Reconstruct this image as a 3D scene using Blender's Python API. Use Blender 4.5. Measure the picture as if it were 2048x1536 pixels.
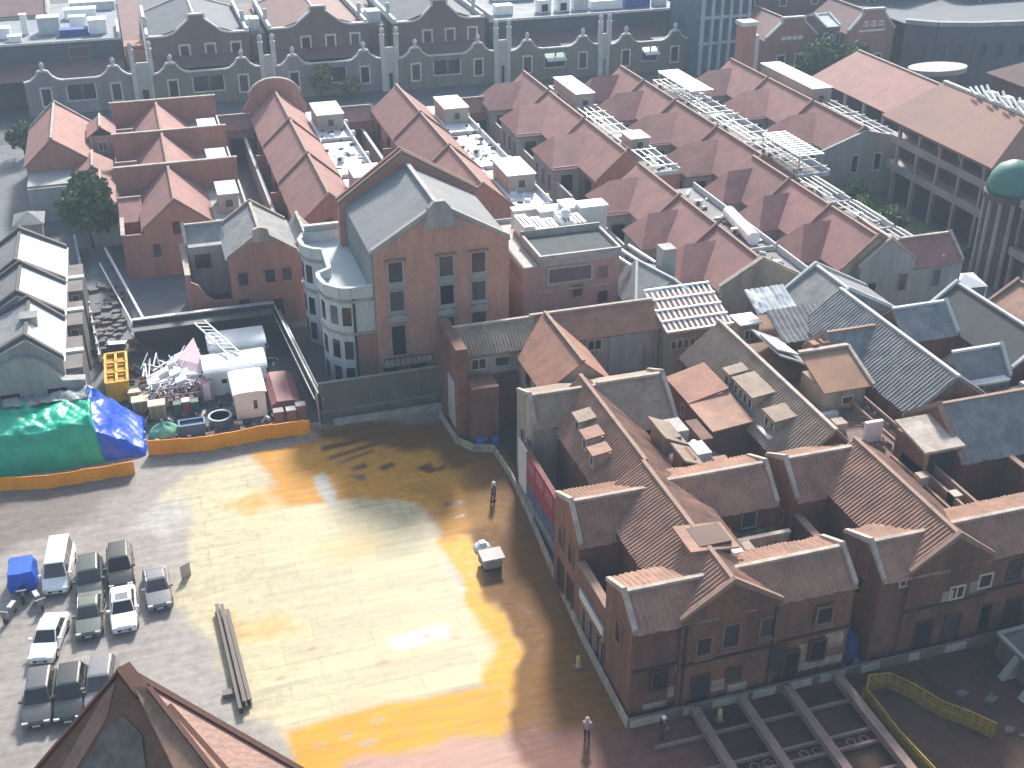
import bpy, bmesh, math, random
from mathutils import Vector, noise
R = math.radians
random.seed(7)
for o in list(bpy.data.objects): bpy.data.objects.remove(o)
SC = bpy.context.scene
COL = SC.collection

# ------------------------------------------------------------------ camera
# X runs along the house fronts, Y away along the lanes; the camera looks out of a high window
cam = bpy.data.cameras.new('camera'); camo = bpy.data.objects.new('camera', cam); COL.objects.link(camo)
camo.location = (0, 0, 54)
camo.rotation_euler = (R(90 - 29), 0, R(-17.5))
cam.sensor_width = 36; cam.lens = 36 * 2370 / 2048; cam.clip_start = 0.5; cam.clip_end = 4000
SC.camera = camo
# ------------------------------------------------------------------ light
SUN_EL, SUN_AZ = R(35), R(22)          # azimuth from +Y towards +X
w = bpy.data.worlds.new('World'); SC.world = w; w.use_nodes = True
nt = w.node_tree; nt.nodes.clear()
sky = nt.nodes.new('ShaderNodeTexSky'); sky.sky_type = 'NISHITA'; sky.sun_disc = False
sky.sun_elevation = SUN_EL; sky.sun_rotation = SUN_AZ; sky.dust_density = 3.0; sky.air_density = 1.6
bg = nt.nodes.new('ShaderNodeBackground'); bg.inputs['Strength'].default_value = 0.115
wo = nt.nodes.new('ShaderNodeOutputWorld')
nt.links.new(sky.outputs[0], bg.inputs['Color']); nt.links.new(bg.outputs[0], wo.inputs['Surface'])
sl = bpy.data.lights.new('sun', 'SUN'); sl.energy = 4.1; sl.angle = R(7); sl.color = (1.0, 0.95, 0.88)
so = bpy.data.objects.new('sun', sl); COL.objects.link(so)
sd = Vector((math.sin(SUN_AZ) * math.cos(SUN_EL), math.cos(SUN_AZ) * math.cos(SUN_EL), math.sin(SUN_EL)))
so.rotation_euler = sd.to_track_quat('Z', 'Y').to_euler(); so.location = (60, 60, 120)
SC.view_settings.view_transform = 'Standard'; SC.view_settings.look = 'None'
SC.view_settings.exposure = 0.92; SC.view_settings.gamma = 1.0
SC.cycles.max_bounces = 5; SC.cycles.volume_bounces = 0

# ------------------------------------------------------------------ materials
def nd(nt, t, **k):
    n = nt.nodes.new(t)
    for a, b in k.items(): setattr(n, a, b)
    return n
MATS = {}
def mat(name, c1, c2=None, scale=.35, rough=.8, fine=6.0, bump=.0, metal=0., var=.0, streak=False, brick=None, island=False, spec=.4, patch=None):
    """procedural surface: two tones mixed by large stains and fine grain, per-object value shift"""
    if name in MATS: return MATS[name]
    c2 = c2 or tuple(x * .72 for x in c1)
    m = bpy.data.materials.new(name); m.use_nodes = True; MATS[name] = m
    nt = m.node_tree; L = nt.links.new
    b = nt.nodes['Principled BSDF']; b.inputs['Roughness'].default_value = rough; b.inputs['Metallic'].default_value = metal
    b.inputs['Specular IOR Level'].default_value = spec
    g = nd(nt, 'ShaderNodeNewGeometry')
    mp = nd(nt, 'ShaderNodeMapping'); L(g.outputs['Position'], mp.inputs['Vector'])
    if streak: mp.inputs['Scale'].default_value = (1, 1, .18)
    n1 = nd(nt, 'ShaderNodeTexNoise'); n1.inputs['Scale'].default_value = scale; n1.inputs['Detail'].default_value = 6; n1.inputs['Roughness'].default_value = .65
    L(mp.outputs[0], n1.inputs['Vector'])
    n2 = nd(nt, 'ShaderNodeTexNoise'); n2.inputs['Scale'].default_value = fine; n2.inputs['Detail'].default_value = 3
    L(mp.outputs[0], n2.inputs['Vector'])
    r = nd(nt, 'ShaderNodeMapRange'); r.inputs['From Min'].default_value = .36; r.inputs['From Max'].default_value = .66
    L(n1.outputs['Fac'], r.inputs['Value'])
    mx = nd(nt, 'ShaderNodeMix', data_type='RGBA'); mx.inputs[6].default_value = (*c1, 1); mx.inputs[7].default_value = (*c2, 1)
    L(r.outputs[0], mx.inputs[0]); out = mx.outputs[2]
    if brick:
        sx = nd(nt, 'ShaderNodeSeparateXYZ'); L(g.outputs['Position'], sx.inputs[0])
        ad = nd(nt, 'ShaderNodeMath', operation='ADD'); L(sx.outputs[0], ad.inputs[0]); L(sx.outputs[1], ad.inputs[1])
        cb = nd(nt, 'ShaderNodeCombineXYZ'); L(ad.outputs[0], cb.inputs[0]); L(sx.outputs[2], cb.inputs[1])
        bt = nd(nt, 'ShaderNodeTexBrick'); bt.inputs['Scale'].default_value = brick; L(cb.outputs[0], bt.inputs['Vector'])
        bt.inputs['Color1'].default_value = (.75, .75, .75, 1); bt.inputs['Color2'].default_value = (1.15, 1.1, 1.08, 1); bt.inputs['Mortar'].default_value = (1.5, 1.55, 1.6, 1)
        bt.inputs['Mortar Size'].default_value = .03
        m3 = nd(nt, 'ShaderNodeMix', data_type='RGBA', blend_type='MULTIPLY'); m3.inputs[0].default_value = .8
        L(out, m3.inputs[6]); L(bt.outputs[0], m3.inputs[7]); out = m3.outputs[2]
    if patch:
        n4 = nd(nt, 'ShaderNodeTexNoise'); n4.inputs['Scale'].default_value = patch[3]; n4.inputs['Detail'].default_value = 8; n4.inputs['Roughness'].default_value = .75
        L(g.outputs['Position'], n4.inputs['Vector'])
        r4 = nd(nt, 'ShaderNodeMapRange'); r4.inputs['From Min'].default_value = .54; r4.inputs['From Max'].default_value = .64; r4.inputs['To Max'].default_value = .75; L(n4.outputs['Fac'], r4.inputs['Value'])
        m4 = nd(nt, 'ShaderNodeMix', data_type='RGBA'); L(r4.outputs[0], m4.inputs[0]); L(out, m4.inputs[6]); m4.inputs[7].default_value = (*patch[:3], 1); out = m4.outputs[2]
    hs = nd(nt, 'ShaderNodeHueSaturation'); L(out, hs.inputs['Color'])
    r2 = nd(nt, 'ShaderNodeMapRange'); r2.inputs['To Min'].default_value = .78; r2.inputs['To Max'].default_value = 1.22; L(n2.outputs['Fac'], r2.inputs['Value'])
    val = r2.outputs[0]
    if var or island:
        if island: src = g.outputs['Random Per Island']
        else:
            oi = nd(nt, 'ShaderNodeObjectInfo'); src = oi.outputs['Random']
        r3 = nd(nt, 'ShaderNodeMapRange'); r3.inputs['To Min'].default_value = 1 - (var or .5); r3.inputs['To Max'].default_value = 1 + (var or .5); L(src, r3.inputs['Value'])
        mu = nd(nt, 'ShaderNodeMath', operation='MULTIPLY'); L(val, mu.inputs[0]); L(r3.outputs[0], mu.inputs[1]); val = mu.outputs[0]
    L(val, hs.inputs['Value']); L(hs.outputs[0], b.inputs['Base Color'])
    if bump:
        bp = nd(nt, 'ShaderNodeBump'); bp.inputs['Strength'].default_value = bump; bp.inputs['Distance'].default_value = .1
        L(n2.outputs['Fac'], bp.inputs['Height']); L(bp.outputs[0], b.inputs['Normal'])
    return m

TILE_PINK = mat('far red tile', (.315, .155, .14), (.23, .12, .112), scale=.5, fine=3, var=.14, patch=(.20,.13,.125,.5))
TILE_FAR = mat('distant dull red tile', (.19, .105, .105), (.13, .08, .085), scale=.4, fine=3, var=.12)
TILE_BROWN = mat('near brown tile', (.35, .195, .14), (.215, .13, .10), scale=.55, fine=4, var=.14, patch=(.16,.125,.105,.8))
TILE_TAN = mat('tan tile', (.30, .23, .18), (.20, .15, .12), scale=.6, fine=4, var=.08, patch=(.15,.125,.11,.9))
TILE_GREY = mat('grey tile', (.235, .24, .25), (.14, .145, .155), scale=.7, fine=4, var=.1, patch=(.26,.27,.28,.9))
TILE_GREYLIT = mat('slate grey roof', (.20, .215, .23), (.16, .17, .185), scale=.3, fine=3)
TILE_RED = mat('orange red tile', (.34, .165, .115), (.23, .115, .085), scale=.8, fine=4, patch=(.19,.14,.12,.7))
BRICK_DARK = mat('dark red brick', (.19, .083, .054), (.095, .052, .038), scale=.5, fine=3, streak=True, brick=3.2, var=.12, patch=(.075,.05,.042,.55))  # darker than the other brick, with darker blotches
BRICK_PINK = mat('pink brick wall', (.36, .17, .13), (.27, .14, .115), scale=.4, fine=3, streak=True, brick=3.0, var=.08)
BRICK_ORANGE = mat('orange brick wall', (.44, .245, .175), (.36, .205, .165), scale=.25, fine=3, streak=True, brick=3.0)
BRICK_GREY = mat('grey brick wall', (.235, .235, .24), (.165, .165, .17), scale=.4, fine=3, streak=True, brick=3.0, var=.12)
BRICK_FAR = mat('purple brown brick', (.185, .135, .14), (.13, .10, .105), scale=.4, fine=3, streak=True, var=.1)
PLASTER = mat('grey plaster', (.36, .36, .36), (.25, .25, .255), scale=.5, streak=True, var=.08)
PLASTER_W = mat('pale blue white plaster', (.55, .58, .60), (.42, .45, .47), scale=.5, streak=True)
PLASTER_T = mat('stained cream plaster', (.40, .34, .28), (.22, .18, .15), scale=.6, streak=True)
CONC = mat('weathered concrete', (.38, .37, .36), (.24, .235, .23), scale=.8, rough=.7)
CONC_D = mat('dark concrete', (.15, .14, .14), (.09, .085, .085), scale=.6, rough=.7)
COPING = mat('pale stone coping', (.46, .40, .35), (.27, .22, .19), scale=1.0)
COPING_B = mat('brown coping', (.30, .19, .15), (.22, .14, .11), scale=1.2)
TRIM = mat('white stone trim', (.56, .58, .58), (.42, .45, .46), scale=.8)
WHITE = mat('white painted metal', (.82, .84, .85), (.72, .74, .76), scale=.6, rough=.45)
WHITE_R = mat('white roofing', (.78, .80, .82), (.62, .65, .68), scale=.4, rough=.35)
STEEL = mat('galvanised steel', (.55, .58, .60), (.40, .43, .46), scale=2, rough=.35, metal=.5)
GLASS = mat('dark window glass', (.05, .05, .055), (.03, .028, .03), rough=.18, spec=.5, var=.85)  # tone shifts per pane, standing in for curtains and reflections
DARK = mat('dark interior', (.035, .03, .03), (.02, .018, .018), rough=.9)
WOOD = mat('dark red wood', (.10, .045, .035), (.06, .03, .026), rough=.7)
FRAME = mat('cream window frame', (.55, .50, .44), (.42, .38, .33))
ASPH = mat('damp asphalt', (.12, .13, .145), (.08, .088, .10), scale=.25, rough=.7, spec=.12)
PAVE = mat('grey paving', (.165, .18, .20), (.115, .128, .145), scale=.3, rough=.7, spec=.15)
HOARD = mat('grey green hoarding', (.125, .135, .125), (.09, .095, .095), scale=.5, rough=.6)
HOARD_D = mat('charcoal hoarding', (.075, .08, .09), (.05, .055, .062), scale=.5, rough=.55)
ORANGE = mat('orange plastic', (.95, .36, .008), (.80, .28, .012), scale=.35, rough=.5, patch=(.62,.30,.06,.9))
YELLOW = mat('yellow paint', (.80, .42, .01), (.55, .27, .01), scale=.8, rough=.5)
TARP_G = mat('green tarpaulin', (.008, .42, .27), (.006, .33, .21), scale=.5, rough=.42, bump=.15, fine=1.7, patch=(.05,.36,.26,.7))
TARP_B = mat('blue tarpaulin', (.015, .11, .62), (.01, .07, .46), scale=.7, rough=.32, bump=.25, fine=2.0)
NET = mat('grey mesh sheet', (.34, .35, .36), (.16, .17, .18), scale=1.2, rough=.7, bump=.4)
BLUE = mat('blue plastic', (.06, .13, .28), (.05, .10, .2), rough=.45)
GREEN = mat('green plastic', (.02, .11, .07), (.015, .08, .05), rough=.45)
REDSHEET = mat('faded red sheet', (.30, .12, .125), (.20, .085, .09), rough=.6)
CARDB = mat('brown timber', (.36, .22, .10), (.22, .13, .06), rough=.8)
COPPER = mat('green copper', (.06, .20, .17), (.045, .15, .14), rough=.55)
LEAF = mat('green leaves', (.07, .12, .03), (.035, .07, .02), scale=.9, rough=.6, island=True, var=.45)
LEAF2 = mat('yellow green leaves', (.12, .17, .04), (.06, .10, .03), scale=.9, rough=.6, island=True, var=.45)
BARK = mat('bark', (.09, .07, .05))
GRASS = mat('grass', (.14, .20, .075), (.10, .145, .055), scale=.6, fine=8, bump=.4)
DARKPATCH = mat('far blue grey roof', (.10, .12, .15), (.07, .085, .11), scale=.3)

# ------------------------------------------------------------------ mesh helpers
class MB:
    def __init__(s): s.v = []; s.f = []
    def add(s, vs, fs):
        n = len(s.v); s.v += [tuple(p) for p in vs]; s.f += [tuple(i + n for i in f) for f in fs]; return s
    def box(s, x0, x1, y0, y1, z0, z1):
        if x0 > x1: x0, x1 = x1, x0
        if y0 > y1: y0, y1 = y1, y0
        return s.add([(x0,y0,z0),(x1,y0,z0),(x1,y1,z0),(x0,y1,z0),(x0,y0,z1),(x1,y0,z1),(x1,y1,z1),(x0,y1,z1)],
                     [(0,3,2,1),(4,5,6,7),(0,1,5,4),(1,2,6,5),(2,3,7,6),(3,0,4,7)])
    def prism(s, prof, a0, a1, axis):
        """closed profile extruded along x (prof of (y,z)), y (prof of (x,z)) or z (prof of (x,y))"""
        n = len(prof)
        f = {'x': lambda p, a: (a, p[0], p[1]), 'y': lambda p, a: (p[0], a, p[1]), 'z': lambda p, a: (p[0], p[1], a)}[axis]
        vs = [f(p, a0) for p in prof] + [f(p, a1) for p in prof]
        fs = [tuple(range(n)), tuple(range(2*n-1, n-1, -1))] + [(i, (i+1) % n, n + (i+1) % n, n + i) for i in range(n)]
        return s.add(vs, fs)
    def bar(s, p, q, w, h=None):
        h = h or w; p = Vector(p); q = Vector(q); d = (q - p).normalized()
        up = Vector((0,0,1)) if abs(d.z) < .95 else Vector((0,1,0))
        a = d.cross(up).normalized() * (w/2); b = a.cross(d).normalized() * (h/2)
        vs = [p-a-b, p+a-b, p+a+b, p-a+b, q-a-b, q+a-b, q+a+b, q-a+b]
        return s.add(vs, [(0,3,2,1),(4,5,6,7),(0,1,5,4),(1,2,6,5),(2,3,7,6),(3,0,4,7)])
    def tube(s, p, q, r0, r1=None, n=8):
        r1 = r0 if r1 is None else r1; p = Vector(p); q = Vector(q); d = (q - p).normalized()
        a = d.orthogonal().normalized(); b = d.cross(a)
        vs = []
        for c, r in ((p, r0), (q, r1)):
            vs += [c + (a*math.cos(6.28318*i/n) + b*math.sin(6.28318*i/n))*r for i in range(n)]
        return s.add(vs, [tuple(range(n-1,-1,-1)), tuple(range(n, 2*n))] + [(i, (i+1)%n, n+(i+1)%n, n+i) for i in range(n)])
    def lathe(s, c, prof, n=12):
        """prof = [(r, z)] from bottom to top"""
        vs = []; fs = []
        for r, z in prof: vs += [(c[0]+r*math.cos(6.28318*i/n), c[1]+r*math.sin(6.28318*i/n), c[2]+z) for i in range(n)]
        for k in range(len(prof)-1):
            fs += [(k*n+i, k*n+(i+1)%n, (k+1)*n+(i+1)%n, (k+1)*n+i) for i in range(n)]
        fs += [tuple(range(n-1,-1,-1)), tuple(range((len(prof)-1)*n, len(prof)*n))]
        return s.add(vs, fs)
    def slope(s, a0, a1, b0, b1, rib=0, th=.14):
        """roof slope slab: ridge a0-a1, eave b0-b1, tile ribs running down the slope"""
        a0, a1, b0, b1 = map(Vector, (a0, a1, b0, b1))
        nrm = (a1-a0).cross(b0-a0).normalized()
        if nrm.z < 0: nrm = -nrm
        if not rib:
            vs = [a0, a1, b1, b0] ; vs += [p - nrm*th for p in vs]
            return s.add(vs, [(0,1,2,3),(7,6,5,4),(0,4,5,1),(1,5,6,2),(2,6,7,3),(3,7,4,0)])
        L = max((a1-a0).length, (b1-b0).length); n = max(4, int(L/rib)*4)
        hs = (0, .55, 1, .55); vs = []; M = 5
        for i in range(n+1):
            t = i/n; h = hs[i % 4]*.09; p = a0.lerp(a1,t); q = b0.lerp(b1,t); q = q+(q-p).normalized()*.09*noise.noise((q.x*2.1+(i//4)*3.7, q.y*2.1, 2.5))
            for k in range(M+1):
                c = p.lerp(q, k/M); vs.append(c+nrm*(h+.11*noise.noise((c.x*.45, c.y*.45, c.z*.3))+.05*noise.noise((c.x*1.5, c.y*1.5, 7))+.03))
        s.add(vs, [((M+1)*i+k, (M+1)*i+k+1, (M+1)*(i+1)+k+1, (M+1)*(i+1)+k) for i in range(n) for k in range(M)])
        vs = [a0, a1, b1, b0]; vs += [p - nrm*th for p in vs]
        return s.add(vs, [(7,6,5,4),(0,4,5,1),(1,5,6,2),(2,6,7,3),(3,7,4,0)])
    def obj(s, name, m, parent=None, off=(0,0,0), smooth=False):
        me = bpy.data.meshes.new(name)
        ox, oy, oz = off
        me.from_pydata([(x-ox, y-oy, z-oz) for x, y, z in s.v], [], s.f)
        bm = bmesh.new(); bm.from_mesh(me); bmesh.ops.recalc_face_normals(bm, faces=bm.faces); bm.to_mesh(me); bm.free()
        me.materials.append(m)
        if smooth:
            for p in me.polygons: p.use_smooth = True
        o = bpy.data.objects.new(name, me); COL.objects.link(o)
        if parent: o.parent = parent
        return o
def tag(o, label=None, cat=None, group=None, kind=None):
    if label: o['label'] = label
    if cat: o['category'] = cat
    if group: o['group'] = group
    if kind: o['kind'] = kind
    return o
class T:
    """a thing: an Empty at its base with parts given in world metres"""
    def __init__(s, name, label, cat, base, group=None, rz=0):
        s.b = base; o = s.e = bpy.data.objects.new(name, None); COL.objects.link(o)
        o.location = base; o.rotation_euler = (0, 0, rz); o.empty_display_size = .3
        tag(o, label, cat, group)
    def part(s, name, mb, m, parent=None, label=None, smooth=False):
        o = mb.obj(name, m, parent or s.e, s.b, smooth)
        if label: o['label'] = label
        return o
def single(name, mb, m, label, cat, base, group=None, smooth=False):
    """a thing that is one mesh, origin at its base"""
    o = mb.obj(name, m, None, base, smooth); o.location = base
    return tag(o, label, cat, group)
def struct(name, mb, m):
    return tag(mb.obj(name, m), kind='structure')
def copy_tree(o, parent=None):
    c = o.copy(); COL.objects.link(c)
    if parent: c.parent = parent
    for ch in list(o.children): copy_tree(ch, c)
    return c

# ------------------------------------------------------------------ building helpers
def gable(t, x0, x1, y0, y1, ze, zr, axis, roof, wall, z0=0, oh=.3, rc=None, cop=(1, 1), cm=None, rib=0, ends=(1, 1), capm=None, cw=.28, rise=.18, ze2=None):
    """wall block with a gabled roof; axis = direction of the ridge; cop = coping on the low / high gable end"""
    cm = cm or COPING; wall_o = roof_o = None
    if axis == 'y': a0, a1, c0, c1 = y0, y1, x0, x1; P3 = lambda a, c, z: (c, a, z)
    else: a0, a1, c0, c1 = x0, x1, y0, y1; P3 = lambda a, c, z: (a, c, z)
    rc = (c0+c1)/2 if rc is None else rc
    zf = ze if ze2 is None else ze2
    if wall:
        mb = MB(); mb.prism([(c0, z0), (c1, z0), (c1, zf), (rc, zr-.16), (c0, ze)], a0, a1, axis); wall_o = t.part('wall', mb, wall)
    mb = MB(); g0 = a0 + (.02 if cop[0] else -.15); g1 = a1 - (.02 if cop[1] else -.15)
    for c, sgn, zz in ((c0, -1, ze), (c1, 1, zf)):
        k = (zr-zz)/max(.1, abs(rc-c)); ce = c + sgn*oh; zee = zz - k*oh
        mb.slope(P3(g0, rc, zr), P3(g1, rc, zr), P3(g0, ce, zee+.05), P3(g1, ce, zee+.05), rib)
    roof_o = t.part('roof', mb, roof)
    mb = MB(); mb.bar(P3(g0, rc, zr+.07), P3(g1, rc, zr+.07), .3, .2); t.part('ridge_cap', mb, capm or cm, roof_o)
    for e, a, sg in ((cop[0], a0, 1), (cop[1], a1, -1)):
        if not e: continue
        mb = MB()
        q = [(c0-.12, ze-.05), (rc, zr), (rc, zr+rise+.2), (c0-.12, ze+rise+.05)]
        q2 = [(c1+.12, zf-.05), (rc, zr), (rc, zr+rise+.2), (c1+.12, zf+rise+.05)]
        mb.prism(q, a - sg*.03, a + sg*cw, axis); mb.prism(q2, a - sg*.03, a + sg*cw, axis)
        t.part('gable_coping', mb, cm)
    return wall_o, roof_o
def window(t, x, y, z, w, h, face='-y', frame=None, glass=None, fr=.12, sill=False, bars=0, name='window'):
    """window centred on (x, y) of a wall plane, sill height z"""
    frame = frame or FRAME
    ax = face[1]; sg = -1 if face[0] == '-' else 1
    def bx(mb, u0, u1, z0, z1, d0, d1):
        if ax == 'y': mb.box(x+u0, x+u1, y+sg*d0, y+sg*d1, z0, z1)
        else: mb.box(x+sg*d0, x+sg*d1, y+u0, y+u1, z0, z1)
    mb = MB(); W = w/2
    bx(mb, -W-fr, -W, z-fr, z+h+fr, -.05, .1); bx(mb, W, W+fr, z-fr, z+h+fr, -.05, .1)
    bx(mb, -W, W, z+h, z+h+fr, -.05, .1); bx(mb, -W, W, z-fr, z, -.05, .1)
    for i in range(bars): u = -W + w*(i+1)/(bars+1); bx(mb, u-.05, u+.05, z, z+h, -.04, .08)
    if sill: bx(mb, -W-fr-.1, W+fr+.1, z-fr-.14, z-fr, -.05, .24)
    o = t.part(name, mb, frame)
    mb = MB(); bx(mb, -W, W, z, z+h, -.05, .025); t.part('pane', mb, glass or GLASS, o)
    return o
def blockwall(t, x0, x1, y0, y1, z0, z1, m, cm=None, name='yard_wall', ch=.14):
    mb = MB(); mb.box(x0, x1, y0, y1, z0, z1); o = t.part(name, mb, m)
    if cm:
        mb = MB(); mb.box(x0-.08, x1+.08, y0-.08, y1+.08, z1, z1+ch); t.part('coping', mb, cm, o)
    return o
def slab(t, name, x0, x1, y0, y1, z0, z1, m, parent=None):
    mb = MB(); mb.box(x0, x1, y0, y1, z0, z1); return t.part(name, mb, m, parent)
def parapet(t, x0, x1, y0, y1, z0, z1, m, th=.22, name='parapet'):
    mb = MB(); mb.box(x0, x1, y0, y0+th, z0, z1); mb.box(x0, x1, y1-th, y1, z0, z1)
    mb.box(x0, x0+th, y0+th, y1-th, z0, z1); mb.box(x1-th, x1, y0+th, y1-th, z0, z1)
    return t.part(name, mb, m)
def flat_block(t, x0, x1, y0, y1, z0, z1, wall, top, par=.5, parm=None):
    slab(t, 'wall', x0, x1, y0, y1, z0, z1, wall)
    slab(t, 'flat_roof', x0+.05, x1-.05, y0+.05, y1-.05, z1, z1+.06, top)
    if par: parapet(t, x0-.03, x1+.03, y0-.03, y1+.03, z1+.0, z1+par, parm or wall)

# ================================================================== SETTING
struct('ground', MB().add([(-900,-200,-.06),(1200,-200,-.06),(1200,1500,-.06),(-900,1500,-.06)], [(0,1,2,3)]), ASPH)

def inside(p, poly):
    x, y = p; c = False; j = len(poly)-1
    for i in range(len(poly)):
        xi, yi = poly[i]; xj, yj = poly[j]
        if (yi > y) != (yj > y) and x < (xj-xi)*(y-yi)/(yj-yi)+xi: c = not c
        j = i
    return c
def pdist(p, poly):
    x, y = p; d = 1e9
    for i in range(len(poly)):
        ax, ay = poly[i-1]; bx, by = poly[i]
        t = max(0, min(1, ((x-ax)*(bx-ax)+(y-ay)*(by-ay))/max(1e-9, (bx-ax)**2+(by-ay)**2)))
        d = min(d, math.hypot(x-ax-t*(bx-ax), y-ay-t*(by-ay)))
    return -d if inside(p, poly) else d
# building yard: concrete, pale steel plates and wet orange loam, each with its own outline, some holding painted shade
SURF = [  # outline, colour, roughness, softness, plate amount
 ([(-17,88),(-5,87),(-7.5,83.5),(-10,81),(-17,79.5)], (.17,.145,.13), .6, 1.2, 0),  # brown grey tone is the tarpaulins' shadow painted on the ground
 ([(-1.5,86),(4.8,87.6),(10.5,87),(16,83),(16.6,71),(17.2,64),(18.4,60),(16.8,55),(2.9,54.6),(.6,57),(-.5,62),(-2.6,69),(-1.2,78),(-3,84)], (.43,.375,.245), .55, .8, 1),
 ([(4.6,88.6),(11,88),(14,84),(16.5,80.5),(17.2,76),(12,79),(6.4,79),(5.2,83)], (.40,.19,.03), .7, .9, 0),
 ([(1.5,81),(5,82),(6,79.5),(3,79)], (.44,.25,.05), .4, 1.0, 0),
 ([(9.5,91),(25.5,88),(27,78),(24,64),(27.5,50),(27.5,41),(14.2,41),(15.4,50),(16.6,55),(18.6,60),(17.8,64),(19.3,68),(18.4,72),(17,75),(16,80),(12,85),(10,87.5)], (.145,.07,.02), .8, 1.3, 0),  # brown mud, darkened to paint in the block's cast shadow
 ([(16,80),(22,80),(22,72),(19,71),(18,73),(17,75.5)], (.24,.125,.032), .8, 1.6, 0),
 ([(19.5,58),(22,58),(22.4,50),(16,46),(15.5,50),(17.5,55)], (.165,.082,.022), .8, 1.5, 0),
 ([(5,88),(12,87.6),(19,84),(21,79),(19.6,74.5),(17.4,75),(15,77.5),(10,79.4),(6,79.6)], (.47,.225,.028), .7, 1.0, 0),
 ([(1,66),(4,66.4),(5,64.6),(2,63.4)], (.46,.33,.13), .6, 1.2, .3), ([(8,73),(12,74),(13,71.5),(9,70.8)], (.44,.35,.18), .6, 1.6, .5), ([(4,60),(9,61),(9.5,58.8),(5,58)], (.45,.42,.27), .6, 1.4, .8), ([(10.5,61.6),(14.6,62),(14.8,60.5),(10.6,60.1)], (.42,.42,.38), .5, .4, .4),
 ([(-.3,67.5),(1.4,68),(1.8,64),(.4,63.6)], (.42,.29,.12), .45, .7, 0),
 ([(16.3,71.2),(18,71.9),(19.1,71),(19,68.5),(18.1,64.3),(17,64),(17.2,66.5)], (.58,.285,.018), .6, .4, 0),
 ([(17.0,64.5),(18.4,64),(18.9,60),(17.6,54.6),(16.2,52.5),(15.4,55),(16.6,59)], (.56,.29,.022), .65, .6, 0),
 ([(15.8,80),(18.6,79),(19.6,74),(19,71.5),(16.8,71.6),(16.9,76)], (.36,.175,.025), .7, .9, 0),
 ([(2.8,55.2),(9,55.5),(16.6,54.9),(16.0,50.6),(9,50.2),(3,50.8)], (.52,.255,.018), .65, .45, 0),
 ([(5,51.3),(11,51.5),(16,50.9),(16.2,44),(4,44)], (.38,.225,.18), .6, .6, 0),
 ([(15.8,51),(22.8,49.2),(27.5,49.5),(27.5,41),(15.5,41)], (.16,.075,.06), .75, 1.2, 0),
 ([(10.4,87.2),(15,87.9),(15,87.3),(10.4,86.4)], (.10,.045,.02), .3, .3, 0),
 ([(10.6,85.6),(15.2,86.6),(15.2,86),(10.6,85)], (.12,.05,.025), .3, .3, 0),
 ([(11.5,84.6),(14.6,85.4),(14.6,84.9),(11,84)], (.15,.07,.03), .3, .3, 0),
 ([(12,83.3),(13.5,83.6),(13.6,82.8),(12.2,82.7)], (.11,.055,.025), .3, .25, 0),
 ([(14.2,82.6),(15.6,83.1),(15.8,82.4),(14.6,82)], (.10,.05,.025), .3, .25, 0),
 ([(11.7,82.1),(13,82),(13.2,80.9),(12.4,81)], (.14,.065,.02), .3, .25, 0),
 ([(17.4,81.6),(18.6,82),(18.8,81),(20,81.4),(19.6,80.6),(18.2,80.3),(17.6,80.9)], (.12,.05,.02), .3, .3, 0),
 ([(18,76),(19.6,76),(19.9,75.4),(18.3,75.3)], (.12,.05,.02), .3, .25, 0),
 ([(18.4,73.9),(19.5,74),(19.5,73.7),(18.5,73.6)], (.15,.07,.03), .3, .25, 0),
 ([(8.8,82.5),(9.7,83),(10.3,80),(9.9,77.5),(9.2,79.5)], (.40,.385,.35), .6, .4, 0),
 ([(-4,82.5),(-2,84),(-1.5,80),(-3,77),(-5,79.5)], (.34,.33,.305), .45, 1.4, .2),
]
for cx, cy, r in ((6.4,53.6,.35),(8.6,54.3,.35),(4.6,53.4,.3),(10.6,55.4,.25),(7.4,52.6,.5),(13.8,57.8,.2),(15.4,58.5,.2),(9.7,59.3,.35),(13.1,61,.2),(13.9,66,.3),(5.5,62,.25),(3.1,60,.25),(15,60.3,.3)):
    SURF.append(([(cx-r*1.4,cy),(cx,cy+r*.7),(cx+r*1.3,cy+r*.3),(cx+r,cy-r*.5),(cx-r*.6,cy-r*.6)], (.30,.22,.13), .5, .2, 0))
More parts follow.
